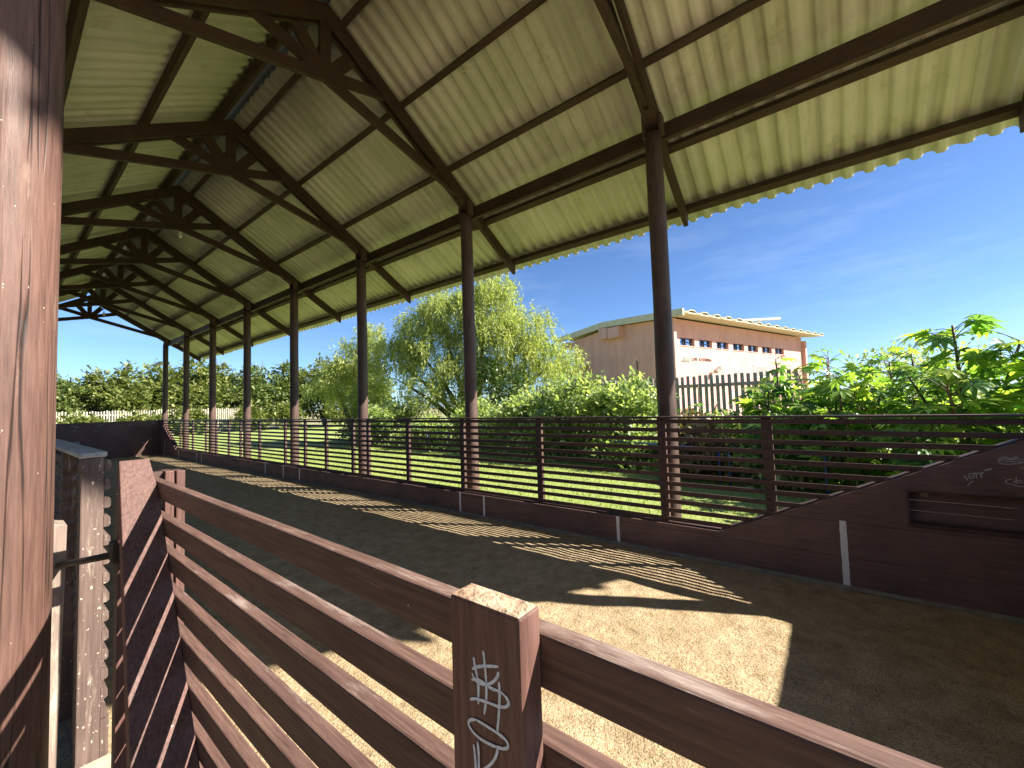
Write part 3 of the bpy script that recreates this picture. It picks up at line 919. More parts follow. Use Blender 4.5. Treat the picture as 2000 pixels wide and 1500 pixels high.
# weathered plank beside the post
plk = thing('weathered_plank', 'bleached upright plank standing beside the thick near post', 'plank', (0.13, 1.78, 0))
MB().hexa([(0.095, 1.75, 0), (0.128, 1.75, 0), (0.128, 1.84, 0), (0.095, 1.84, 0)],
          [(0.105, 1.75, 1.207), (0.1465, 1.75, 1.195), (0.1465, 1.84, 1.195), (0.105, 1.84, 1.207)]).build('plank', M['bleached'], plk, bevel=0.003)
MB().box(0.128, 0.165, 1.748, 1.756, 1.085, 1.092).build('peg', M['pale_slat'], plk)

# ------------------------------------------------------------------ far left fence, beyond the gate gap
far = thing('left_slatted_fence', 'worn slatted fence with a silvered cap beyond the gate gap', 'fence', (0.3, 9.0, 0))
MB().box(0.2655, 0.3435, 2.72, 2.80, -0.2, 1.3135).build('end_post', M['grey_worn'], far, bevel=0.004)
MB().box(0.256, 0.352, 2.712, 27.4, 1.3145, 1.340).build('cap_rail', M['grey_cap'], far, bevel=0.005)
for i, zt in enumerate([1.30 - 0.087 * j for j in range(14)]):
    poly = [(0.344, zt - 0.052), (0.360, zt - 0.052), (0.367, zt - 0.044), (0.367, zt - 0.014), (0.362, zt - 0.004), (0.344, zt)]
    MB().prism(poly, 1, 2.722, 27.4).build('slat', M['grey_worn'], far)
for y in (3.75, 5.45, 7.2, 9.0, 10.8, 12.6, 14.6, 16.4, 18.3, 20.2, 22.0, 24.0):
    MB().box(0.285, 0.3435, y - 0.04, y + 0.04, -0.3, 1.3135).build('stile', M['grey_worn'], far)
MB().box(0.3445, 0.372, 2.722, 27.4, -0.49, 0.12).build('plinth_board', M['grey_worn'], far)
rescale(far, 0.75)
MB().box(0.125, 0.288, 1.62, 2.034, -0.05, 0.347).build('concrete_step', M['pale_block'], far, bevel=0.012)

# ------------------------------------------------------------------ foliage tools
def rot_frames(d, roll):
    """orthonormal frames whose y axis is d"""
    d = d / np.linalg.norm(d, axis=1, keepdims=True)
    ref = np.where(np.abs(d[:, 2:3]) > 0.92, np.array([[1.0, 0, 0]]), np.array([[0, 0, 1.0]]))
    a = np.cross(d, ref); a /= np.linalg.norm(a, axis=1, keepdims=True)
    b = np.cross(a, d)
    c, s = np.cos(roll)[:, None], np.sin(roll)[:, None]
    return a * c + b * s, d, b * c - a * s
def leaves(P, D, size, tpl, roll=None):
    """tpl: verts (k,3) with y along the leaf, faces (f,m)"""
    P = np.asarray(P); n = len(P)
    if roll is None: roll = rng.uniform(-0.7, 0.7, n)
    X, Y, Z = rot_frames(np.asarray(D, float), roll)
    tv, tf = tpl
    tv = np.asarray(tv, float)
    s = np.asarray(size).reshape(-1, 1, 1)
    V = P[:, None, :] + s * (tv[None, :, 0:1] * X[:, None, :] + tv[None, :, 1:2] * Y[:, None, :] + tv[None, :, 2:3] * Z[:, None, :])
    F = np.asarray(tf)[None] + (np.arange(n) * len(tv))[:, None, None]
    return V.reshape(-1, 3), F.reshape(-1, F.shape[2])
def merge(parts):
    V, F, b = [], [], 0
    for v, f in parts:
        V.append(v); F.append(f + b); b += len(v)
    return np.concatenate(V), np.concatenate(F)
T_OVAL = ([(0, 0, 0), (0.30, 0.35, 0.06), (0.24, 0.75, 0.02), (0, 1, -0.08), (-0.24, 0.75, 0.02), (-0.30, 0.35, 0.06)],
          [(0, 1, 2), (0, 2, 3), (0, 3, 4), (0, 4, 5)])
T_LANCE = ([(0, 0, 0), (0.11, 0.45, 0.02), (0, 1, -0.1), (-0.11, 0.45, 0.02)], [(0, 1, 2), (0, 2, 3)])
T_TUFT = ([(0, 0, 0), (0.34, 0.28, 0.1), (0.20, 0.62, -0.05), (0.33, 0.86, 0.1), (0, 1.0, -0.1), (-0.3, 0.8, 0.05), (-0.17, 0.5, -0.05), (-0.36, 0.3, 0.1)],
          [(0, 1, 2), (0, 2, 4), (2, 3, 4), (0, 4, 6), (4, 5, 6), (0, 6, 7)])
def castor_tpl():
    lobes = [(-142, .44), (-102, .66), (-66, .84), (-32, .97), (0, 1.06), (32, .97), (66, .84), (102, .66), (142, .44)]
    vs = [(0, 0, 0)]
    fs = []
    for a, L in lobes:
        r = math.radians(a)
        d = np.array([math.sin(r), math.cos(r)]); p = np.array([d[1], -d[0]])
        b = len(vs)
        w = 0.125 * (L + .25)
        for q, zz in ((d * L * .45 - p * w, .035), (d * L * .45 + p * w, .035), (d * L, -.17 * L), (d * L * .48, -0.01)):
            vs.append((q[0], q[1], zz))
        fs += [(0, b, b + 3), (0, b + 3, b + 1), (b, b + 2, b + 3), (b + 3, b + 2, b + 1)]
    # web between the lobes
    for i in range(len(lobes) - 1):
        fs.append((0, 1 + 4 * i + 1, 1 + 4 * (i + 1)))
    return vs, fs
T_CASTOR = castor_tpl()

def rand_dirs(n):
    d = rng.normal(size=(n, 3))
    return d / np.linalg.norm(d, axis=1, keepdims=True)
def clump_points(blobs, n, sub=26, tight=0.20):
    """leaf positions gathered in clumps over the skin of several blobs"""
    P, D = [], []
    vol = np.array([b[1][0] * b[1][1] for b in blobs]); vol = vol / vol.sum()
    for (c, r), f in zip(blobs, vol):
        c, r = np.array(c), np.array(r)
        m = max(12, int(n * f))
        ns = max(6, int(sub))
        dirs = rand_dirs(ns)
        rad = rng.uniform(0.45, 1.0, (ns, 1))
        cc = c + dirs * r * rad
        k = rng.integers(0, ns, m)
        off = rng.normal(size=(m, 3)) * tight * r
        p = cc[k] + off
        out = (p - c) / r
        dd = out / (np.linalg.norm(out, axis=1, keepdims=True) + 1e-6) + rng.normal(size=(m, 3)) * 0.75
        P.append(p); D.append(dd)
    return np.concatenate(P), np.concatenate(D)

def trunk_mesh(base, ends, r0, mid=None):
    mb = MB()
    base = Vector(base)
    for e in ends:
        e = Vector(e)
        m = base.lerp(e, 0.45) + Vector((random.uniform(-.2, .2), random.uniform(-.2, .2), 0.12 * (e - base).length))
        n = 7
        pts = []
        for i in range(n + 1):
            t = i / n
            pts.append(base * (1 - t) ** 2 + m * 2 * t * (1 - t) + e * t * t)
        mb.tube(pts, [r0 * (1 - 0.85 * i / n) for i in range(n + 1)], 7)
    return mb

def bush(name, label, cat, base, blobs, n, size, mat, tpl, group=None, stems=7, sub=26, tight=0.2, stem_mat='twig', droop=0.0, minz=0.03):
    t = thing(name, label, cat, base, group)
    P, D = clump_points(blobs, n, sub, tight)
    k = P[:, 2] > minz
    P, D = P[k], D[k]
    D[:, 2] -= droop
    V, F = leaves(P, D, size * rng.uniform(0.6, 1.25, len(P)), tpl)
    np_mesh('foliage', V, F, mat, t)
    ends = []
    for c, r in blobs:
        for _ in range(max(1, stems // len(blobs))):
            ends.append((c[0] + random.uniform(-.6, .6) * r[0], c[1] + random.uniform(-.6, .6) * r[1], c[2] + random.uniform(0, .8) * r[2]))
    trunk_mesh(base, ends, 0.02 + 0.018 * blobs[0][1][2], None).build('stem', M[stem_mat], t, smooth=True)
    return t

# ------------------------------------------------------------------ trees along the far side
far_trees = [  # x, y, top, radius, yellowish
 (2.6, 43.5, 4.9, 1.6, 0), (4.9, 44.5, 5.0, 1.9, 1), (6.8, 43.0, 5.4, 2.1, 1), (8.6, 44.0, 6.0, 2.0, 0), (10.6, 43.0, 6.5, 2.3, 1), (13.0, 44.0, 6.3, 2.3, 1),
 (15.6, 43.0, 6.2, 2.4, 0), (18.4, 42.5, 6.5, 2.6, 0), (21.2, 41.0, 6.9, 2.6, 1), (22.8, 36.0, 6.9, 2.6, 0)]
fl = ['small pale tree nearest the near post, beyond the concrete palisade', 'yellowish round tree behind the left stretch of the far palisade', 'tree with a reddish spindly top above the far board wall',
      'dark dense tree left of the farthest pole', 'tall yellow green tree filling the gap beside the farthest pole', 'bright tree seen between the second and third farthest poles',
      'dark tree between the third and fourth farthest poles', 'deep green tree seen left of the fifth farthest pole', 'lighter tree behind the fifth farthest pole', 'dark tree standing beside the small willow']
for (x, y, h, r, yl), lab in zip(far_trees, fl):
    blobs = [((x, y, h * 0.36), (r * 1.05, r, h * 0.30)), ((x + r * 0.45, y + 0.2, h * 0.62), (r * 0.72, r * 0.7, h * 0.22)), ((x - r * 0.5, y, h * 0.58), (r * 0.7, r * 0.7, h * 0.22)),
             ((x + random.uniform(-.4, .4), y, h * 0.80), (r * 0.52, r * 0.5, h * 0.19)), ((x + random.uniform(-.9, .9), y - r * 0.5, h * 0.45), (r * 0.6, r * 0.5, h * 0.2))]
    t = thing('tree', lab, 'tree', (x, y, 0), 'trees behind the far palisade')
    P, D = clump_points(blobs, 5200, 30, 0.17)
    k = P[:, 2] > 0.15
    V, F = leaves(P[k], D[k], 0.30 * rng.uniform(0.6, 1.3, k.sum()), T_TUFT)
    np_mesh('crown', V, F, M['leaf_far_b' if yl else 'leaf_far'], t)
    trunk_mesh((x, y, -0.1), [b[0] for b in blobs] + [(x + random.uniform(-.7, .7), y, h * 1.04)], 0.14).build('trunk', M['bark'], t, smooth=True)

for i, (x, y, h, lab) in enumerate(((3.6, 38.9, 1.7, 'bush hanging over the far palisade at the left'), (6.6, 39.0, 2.0, 'bush covering the pickets in front of the yellow green trees'),
                                    (9.3, 38.8, 2.1, 'light bush covering the pickets beside the farthest pole'), (13.4, 38.6, 1.9, 'bush covering the right end of the far palisade'), (16.2, 38.2, 2.3, 'leafy bush beyond the end of the far palisade'), (19.5, 35.5, 2.4, 'leafy bush at the back of the lawn below the dark tree'))):
    t = thing('shrub', lab, 'shrub', (x, y, 0), 'bushes growing over the far palisade')
    P, D = clump_points([((x, y, h * .55), (1.1, 0.6, h * .45)), ((x + .9, y, h * .4), (.8, .5, h * .4))], 1300, 22, 0.2)
    V, F = leaves(P, D, 0.26 * rng.uniform(0.6, 1.3, len(P)), T_TUFT)
    np_mesh('foliage', V, F, M['leaf_far_b'], t)
# unseen foliage row added at left, keeps sky light off the rail fronts
t = thing('shade_hedge', 'unseen dark foliage row added outside the shed on the left to shade the fence fronts', 'shade_hedge', (-4.6, 8.0, 0))
P, D = [], []
for j in range(17):
    y = -7.5 + j * 2.0
    p_, d_ = clump_points([((-4.8 + random.uniform(-.3, .3), y, 1.5), (0.9, 1.3, 1.5)), ((-4.8, y + .8, 2.6), (0.9, 1.2, 0.9))], 1300, 26, 0.2)
    P.append(p_); D.append(d_)
P = np.concatenate(P); D = np.concatenate(D)
V, F = leaves(P, D, 0.26 * rng.uniform(0.6, 1.3, len(P)), T_TUFT)
np_mesh('foliage', V, F, M['leaf_ivy'], t)
# ------------------------------------------------------------------ willows
def willow(label, base, blobs, nstr, per, size, limbs, group):
    t = thing('willow_tree', label, 'tree', base, group)
    P, D = clump_points(blobs, nstr, 44, 0.15)
    PP, DD = [], []
    for p, d in zip(P, D):
        L = rng.uniform(0.25, 0.95)
        h = np.array([d[0], d[1], 0.0]); h /= np.linalg.norm(h) + 1e-6
        k = np.arange(per) / per
        line = p[None, :] + h[None, :] * (L * 0.42 * k * (1.25 - 0.5 * k))[:, None]
        line[:, 2] += L * (0.16 * k - 0.95 * k * k)
        line += rng.normal(size=line.shape) * 0.035
        dd = np.stack([h[0] * (0.5 - 0.4 * k), h[1] * (0.5 - 0.4 * k), 0.2 - 1.6 * k], 1) + rng.normal(size=(per, 3)) * 0.5
        PP.append(line); DD.append(dd)
    PP = np.concatenate(PP); DD = np.concatenate(DD)
    k = PP[:, 2] > 0.2
    V, F = leaves(PP[k], DD[k], size * rng.uniform(0.7, 1.3, k.sum()), T_LANCE, rng.uniform(-3, 3, k.sum()))
    np_mesh('crown', V, F, M['leaf_willow'], t)
    trunk_mesh(base, limbs, 0.17).build('trunk', M['bark'], t, smooth=True)
wx, wy = 13.0, 12.2
blobs = [((13.2, 11.6, 5.6), (1.35, 1.3, 1.35)), ((12.2, 12.6, 5.4), (1.4, 1.4, 1.25)), ((14.4, 10.6, 4.7), (1.3, 1.2, 1.25)), ((11.6, 13.6, 4.5), (1.35, 1.3, 1.2)), ((13.3, 11.2, 4.2), (1.4, 1.4, 1.3)),
         ((11.0, 14.8, 3.7), (1.25, 1.3, 1.1)), ((15.0, 9.4, 3.4), (1.3, 1.1, 0.95)), ((12.6, 12.4, 3.1), (1.3, 1.3, 1.0)), ((11.2, 13.4, 2.1), (0.9, 0.9, 0.9)), ((13.8, 10.6, 2.5), (0.9, 0.9, 0.8)),
         ((13.2, 11.0, 6.55), (0.85, 0.8, 0.75)), ((12.2, 12.0, 1.6), (0.7, 0.7, 0.6))]
willow('big yellow green willow with drooping twigs behind the lawn', (wx, wy, 0), blobs, 6800, 10, 0.17,
       [(13.2, 11.6, 5.8), (12.0, 13.0, 5.0), (14.5, 10.4, 4.6), (11.0, 15.0, 3.6), (11.3, 13.9, 3.9), (15.0, 9.4, 3.2), (12.7, 12.0, 6.6), (10.6, 14.4, 2.7)], None)
blobs = [((10.6, 17.8, 3.9), (1.0, 1.1, 1.0)), ((10.2, 18.6, 2.9), (1.1, 1.2, 1.1)), ((11.2, 17.2, 4.9), (0.7, 0.8, 0.7)), ((10.9, 17.0, 2.2), (0.9, 0.9, 0.9))]
willow('smaller thin willow left of the big one, seen beside a pole', (10.7, 17.9, 0), blobs, 1700, 9, 0.18, [(10.6, 17.8, 4.0), (10.1, 18.8, 3.0), (11.2, 17.2, 5.1)], None)
bush('ivy_clump', 'dark glossy creeper climbing up the willow trunk', 'climber', (12.8, 10.4, 0), [((12.9, 10.4, 2.2), (0.95, 0.9, 0.9)), ((13.2, 10.0, 1.1), (1.0, 1.0, 0.9)), ((12.5, 10.9, 3.0), (0.6, 0.6, 0.5))],
     2600, 0.15, M['leaf_ivy'], T_OVAL)

# ------------------------------------------------------------------ shrubs along the lawn
G = 'leafy shrubs along the lawn'
sh = [
 ((10.4, 14.6), 1.75, 1.25, 'leaf_bush', 'broad leafy shrub below the left side of the big willow'),
 ((11.6, 17.5), 1.5, 1.4, 'leaf_bush', 'low shrub below the small willow, beside a pole'),
 ((10.3, 12.0), 1.15, 0.9, 'leaf_bush', 'low light green shrub in front of the willow trunk'),
 ((10.6, 9.6), 1.75, 1.0, 'leaf_bush', 'upright light shrub just right of the second pole'),
 ((10.4, 7.4), 2.0, 1.15, 'leaf_bush', 'pale green shrub beside the dark gap under the willow'),
 ((10.1, 5.7), 2.2, 1.2, 'leaf_bush', 'tall grey green shrub below the pink gable wall'),
 ((10.2, 4.2), 2.12, 1.15, 'leaf_bush', 'dense pale shrub touching the nearest pole on its left'),
 ((9.3, 3.6), 0.9, 0.8, 'leaf_bush', 'low spreading shrub behind the small blue rail'),
 ((9.9, 2.6), 1.15, 0.75, 'leaf_dry', 'dry straw coloured shrub right of the nearest pole'),
 ((9.8, 1.7), 1.2, 0.8, 'leaf_bush', 'dark low shrub in front of the grey palisade'),
 ((8.7, 2.0), 0.85, 0.75, 'leaf_dry', 'low brownish shrub behind the blue hoops'),
 ((8.4, 0.6), 0.85, 0.75, 'leaf_bush', 'low dark shrub at the lawn edge under the castor plants')]
for (x, y), h, r, mt, lab in sh:
    blobs = [((x, y, h * 0.42), (r, r, h * 0.42)), ((x + 0.35 * r, y + 0.3 * r, h * 0.72), (r * 0.6, r * 0.6, h * 0.28)), ((x - 0.35 * r, y - 0.35 * r, h * 0.66), (r * 0.62, r * 0.6, h * 0.3)),
             ((x - 0.4 * r, y + 0.4 * r, h * 0.35), (r * 0.7, r * 0.7, h * 0.33))]
    bush('shrub', lab, 'shrub', (x, y, -0.02), blobs, int(2300 * r * h) + 1100, 0.135 if h > 1.3 else 0.115, M[mt], T_OVAL, G, stems=16, sub=24, tight=0.19)
# ground cover under the shrubs
n = 9000
px = rng.uniform(7.4, 11.6, n); py = rng.uniform(-4, 16, n)
edge = 7.9 + 0.12 * py + 0.35 * np.sin(py * 1.7)
k = px > edge
px, py = px[k], py[k]
P = np.stack([px, py, np.full(len(px), -0.02) + rng.uniform(0, 0.16, len(px))], 1)
D = rand_dirs(len(P)) * 0.8; D[:, 2] = np.abs(D[:, 2]) + 0.35
V, F = leaves(P, D, rng.uniform(0.10, 0.26, len(P)), T_LANCE)
o = np_mesh('ground_cover', V, F, M['leaf_bush'])
tag(o, 'weedy green ground cover below the shrubs', 'ground cover', kind='stuff')
# short grass blades on the nearer lawn
n = 34000
py = rng.uniform(-2.5, 16, n); px = 4.3 + (rng.uniform(0, 1, n) ** 0.85) * 5.0
P = np.stack([px, py, np.full(n, -0.03)], 1)
D = rng.normal(size=(n, 3)) * 0.45; D[:, 2] = 1
V, F = leaves(P, D, rng.uniform(0.035, 0.085, n), ([(-0.10, 0, 0), (0.10, 0, 0), (0.03, 1, 0.15)], [(0, 1, 2)]), rng.uniform(-3, 3, n))
o = np_mesh('grass', V, F, M['grass'])
tag(o, 'short mown grass of the lawn beside the fence', 'grass', kind='stuff')
# strap leaved clump
def strap(x, y, lab):
    t = thing('strap_leaf_clump', lab, 'plant', (x, y, 0))
    parts = []
    for i in range(46):
        a = rng.uniform(0, 6.28); L = rng.uniform(0.35, 0.65)
        d = np.array([math.cos(a), math.sin(a), 0])
        k = np.linspace(0, 1, 6)
        c = np.array([x, y, 0.0]) + d * 0.06 + d[None] * (L * 0.75 * k * k + 0.12 * k)[:, None] + np.array([0, 0, 1.0])[None] * (L * (1.25 * k - 0.75 * k * k))[:, None]
        s = np.array([-d[1], d[0], 0]) * 0.016
        w_ = (1 - k ** 2)[:, None] + 0.04
        V = np.concatenate([c - s * w_, c + s * w_])
        F = np.array([(i_, i_ + 1, 6 + i_ + 1, 6 + i_) for i_ in range(5)])
        parts.append((V, F))
    V, F = merge(parts)
    np_mesh('blades', V, F, M['leaf_castor'], t)
strap(7.9, 0.05, 'clump of arching strap leaves at the lawn edge behind the fence')

# ------------------------------------------------------------------ castor oil plants on the right
def castor(x, y, h, nl, lean, lab, spread=0.55, lsize=0.30):
    t = thing('castor_plant', lab, 'plant', (x, y, -0.03), 'castor oil plants at the right')
    stems = MB()
    P, D, SZ = [], [], []
    nb = 4 if h > 1.6 else 3
    tips = []
    for i in range(nb):
        a = 2 * math.pi * (i + random.uniform(-.25, .25)) / nb
        hh = h * (1.0 if i == 0 else random.uniform(0.62, 0.9))
        sp = spread * (0.3 if i == 0 else random.uniform(.6, 1.1))
        e = Vector((x + lean[0] * hh + math.cos(a) * sp, y + lean[1] * hh + math.sin(a) * sp, hh))
        b = Vector((x, y, -0.03))
        m = b.lerp(e, 0.5) + Vector((math.cos(a) * sp * -0.15, math.sin(a) * sp * -0.15, 0.1))
        pts = [b * (1 - u) ** 2 + m * 2 * u * (1 - u) + e * u * u for u in [j / 8 for j in range(9)]]
        stems.tube(pts, [0.026 * (1 - 0.6 * j / 8) * (0.7 + h / 4) for j in range(9)], 8)
        tips.append((pts, a))
    for q in range(nl):
        pts, a = tips[q % nb]
        u = 1 - (rng.uniform(0, 1) ** 1.25) * 0.78
        j = u * 8; j0 = min(int(j), 7)
        c = pts[j0].lerp(pts[j0 + 1], j - j0)
        ang = rng.uniform(0, 6.28)
        L = rng.uniform(0.16, 0.42) * (0.8 + 0.4 * (1 - u))
        out = Vector((math.cos(ang), math.sin(ang), rng.uniform(-0.1, 0.75) + 0.5 * (u - .6))).normalized()
        e = c + out * L
        stems.tube([c, c.lerp(e, .5) + Vector((0, 0, .02)), e], [0.006, 0.005, 0.004], 5)
        P.append(e); s = lsize * rng.uniform(0.45, 1.15) * (1.0 if u < .93 else .75)
        SZ.append(s)
        D.append((math.cos(ang) + rng.normal() * .3, math.sin(ang) + rng.normal() * .3, rng.uniform(-0.75, 0.25)))
    V, F = leaves(np.array([tuple(p) for p in P]), np.array(D), np.array(SZ), T_CASTOR, rng.normal(size=len(P)) * 0.45)
    np_mesh('leaves', V, F, M['leaf_castor'], t)
    stems.build('stem', M['stem'], t, smooth=True)
castor(7.55, -1.35, 2.35, 144, (0.0, 0.02), 'tallest castor plant, rising against the sky at the far right', 0.6, 0.30)
castor(7.3, -2.15, 2.17, 126, (0.0, 0.0), 'castor plant cut by the right edge of the view', 0.65, 0.32)
castor(8.3, -0.75, 1.97, 114, (0.0, 0.0), 'castor plant just left of the tallest one', 0.6, 0.28)
castor(7.9, -0.15, 1.72, 99, (0, 0), 'bushy middle castor plant above the fence cap', 0.55, 0.27)
castor(8.8, 0.05, 2.07, 111, (0, 0.0), 'castor plant with upright top leaves in the middle of the bushes', 0.6, 0.27)
castor(9.3, 0.75, 2.22, 87, (0, 0.03), 'castor plant with a lone tall shoot before the end of the palisade', 0.5, 0.27)
castor(8.6, 0.95, 1.62, 81, (0, 0), 'low leftmost castor plant reaching over the fence', 0.5, 0.27)
castor(10.2, 0.05, 2.22, 96, (0, 0), 'castor plant at the back close to the palisade', 0.6, 0.27)
castor(9.6, -1.2, 2.22, 105, (0, 0), 'castor plant behind the tallest one', 0.7, 0.3)
castor(7.1, -1.0, 1.10, 72, (0, 0), 'short castor plant low behind the slats', 0.5, 0.27)
castor(8.9, -0.5, 1.87, 105, (0, 0), 'dense castor plant filling the gap left of the tallest one', 0.75, 0.29)
castor(8.2, 0.45, 1.47, 78, (0, 0), 'low castor plant spreading right above the fence cap', 0.6, 0.27)
castor(10.3, 0.95, 1.87, 69, (0, 0), 'castor plant growing against the right end of the palisade', 0.55, 0.26)
castor(7.6, -1.9, 1.57, 90, (0, 0), 'dense low castor plant below the plant at the right edge', 0.7, 0.3)
castor(10.9, 2.6, 1.85, 27, (0, 0), 'thin castor sprout in front of the pink wall lettering', 0.4, 0.2)
bush('shrub', 'small leaved grey bush behind the castor plants', 'shrub', (11.2, -1.6, 0), [((11.2, -1.6, 1.4), (1.0, 1.2, 1.0)), ((11.0, -0.9, 1.9), (0.6, 0.6, 0.6))], 3600, 0.085, M['leaf_bush'], T_OVAL, None)
for i, (x, y, h, lab) in enumerate(((9.4, -2.6, 1.5, 'rounded leafy shrub filling the ground behind the right castor plants'), (8.2, -2.0, 0.9, 'low leafy shrub behind the sloping board wall'),
                                    (10.0, -0.4, 1.2, 'leafy shrub below the middle castor plants'))):
    bush('shrub', lab, 'shrub', (x, y, 0), [((x, y, h * .5), (1.0, 1.0, h * .5)), ((x + .3, y + .6, h * .6), (.7, .7, h * .4))], 1900, 0.16, M['leaf_bush'], T_OVAL, G)

# ------------------------------------------------------------------ concrete palisades
def palisade(name, label, pts0, pts1, n, top, w, mat, var=0.02):
    t = thing(name, label, 'fence', (pts0[0], pts0[1], 0))
    a, b = Vector((*pts0, 0)), Vector((*pts1, 0))
    d = (b - a).normalized(); s = Vector((-d.y, d.x, 0))
    for i in range(n):
        c = a.lerp(b, (i + 0.5) / n) + d * random.uniform(-.008, .008)
        h = top + random.uniform(-var, var)
        mb = MB()
        lo = [c - d * w / 2 - s * .025, c + d * w / 2 - s * .025, c + d * w / 2 + s * .025, c - d * w / 2 + s * .025]
        tilt = d * random.uniform(-.012, .012)
        mb.hexa([v + Vector((0, 0, -0.1)) for v in lo], [v + tilt + Vector((0, 0, h)) for v in lo])
        mb.build('picket', mat, t)
    for z in (0.35, top - 0.28):
        mb = MB()
        p, q = a + s * 0.056, b + s * 0.056
        mb.beam(p + Vector((0, 0, z)), q + Vector((0, 0, z)), 0.055, 0.09)
        mb.build('rail', mat, t)
palisade('palisade_fence', 'pale concrete palisade far behind the end board wall', (1.4, 40.0), (15.0, 40.0), 97, 1.93, 0.072, M['palisade_far'], 0.05)
palisade('palisade_fence', 'grey concrete palisade in front of the pink building', (12.0, 0.55), (12.0, 8.3), 53, 2.13, 0.082, M['palisade'], 0.02)

# ------------------------------------------------------------------ blue pipe hoops and a rock
def hoop(p, q, h, lab, zb=0.0):
    t = thing('pipe_hoop', lab, 'rail', ((p[0] + q[0]) / 2, (p[1] + q[1]) / 2, 0), 'low blue pipe rails on the lawn edge')
    for c in (p, q): MB().tube([(c[0], c[1], -0.05), (c[0], c[1], h)], 0.017, 10).build('leg', M['blue'], t, smooth=True)
    MB().tube([(p[0], p[1], h), (q[0], q[1], h)], 0.0175, 10).build('top_bar', M['blue'], t, smooth=True)
hoop((8.78, 4.10), (7.95, 1.62), 0.60, 'longest low blue pipe rail, behind the nearest pole')
hoop((7.9, 1.45), (7.55, 0.12), 0.60, 'blue pipe rail nearest the castor plants')
hoop((9.61, 11.37), (9.69, 10.35), 0.62, 'short blue pipe rail left of the second pole')
hoop((10.14, 7.49), (10.05, 7.0), 0.62, 'short blue pipe rail under the pale shrubs')
mb = MB()
bm = bmesh.new(); bmesh.ops.create_icosphere(bm, subdivisions=3, radius=1.0)
for v in bm.verts:
    k = 1 + 0.35 * noise.noise(v.co * 1.4) + 0.12 * noise.noise(v.co * 4)
    v.co = Vector((9.2 + v.co.x * 0.20 * k, 2.15 + v.co.y * 0.27 * k, 0.98 + v.co.z * 0.12 * k))
me = bpy.data.meshes.new('boulder'); bm.to_mesh(me); bm.free(); me.materials.append(M['rock'])
o = bpy.data.objects.new('boulder', me); COL.objects.link(o)
tag(o, 'pale rounded sandstone block lying on the dry shrubs', 'rock')
mb = MB()
vs, fs = [], []
for i in range(13):
    for j in range(13):
        a, b = i / 12 * 2 - 1, j / 12 * 2 - 1
        e = max(0, 1 - (a * a + b * b))
        vs.append((9.35 + a * 0.8, 2.1 + b * 1.1, -0.06 + 0.98 * math.sqrt(e) * (0.86 + 0.12 * noise.noise((a * 3, b * 3, 1)))))
for i in range(12):
    for j in range(12): fs.append((i * 13 + j, i * 13 + j + 1, (i + 1) * 13 + j + 1, (i + 1) * 13 + j))
o = mb.add(vs, fs).build('earth_mound', M['earth'], None, smooth=True)
tag(o, kind='structure')

# ------------------------------------------------------------------ pink building
C = Vector((23.02, 6.78, 0)); UR = Vector((0.9522, -0.3057, 0)); UL = Vector((0.3057, 0.9522, 0))
bld = thing('pink_building', 'pink plastered hall with a cream channelled roof and a row of small windows', 'building', tuple(C + UR * 8 + UL * 3.5))
def bp(t, s, z): return C + UR * t + UL * s + Vector((0, 0, z))    # t along the front, s back from it
def bbox(mb, t0, t1, s0, s1, z0, z1, z0b=None, z1b=None):
    """block in building axes"""
    return mb.hexa([bp(t0, s0, z0), bp(t1, s0, z0), bp(t1, s1, z0), bp(t0, s1, z0)], [bp(t0, s0, z1), bp(t1, s0, z1), bp(t1, s1, z1), bp(t0, s1, z1)])
WT = [(0.82, 2.28), (2.73, 4.13), (4.61, 6.03), (6.55, 7.97), (8.45, 9.87), (10.42, 11.85), (12.35, 13.75)]
WZ0, WZ1 = 4.53, 4.98
TW = 16.9
front = MB()
bbox(front, 0.12, TW, 0, 0.25, -0.2, WZ0)
bbox(front, 0.12, TW, 0.0, 0.25, WZ1, 6.0)
xs = [0.12] + [v for ab in WT for v in ab] + [TW]
for a, b in zip(xs[0::2], xs[1::2]): bbox(front, a, b, 0.0, 0.25, WZ0, WZ1)
front.build('front_wall', M['pink'], bld)
g = MB()
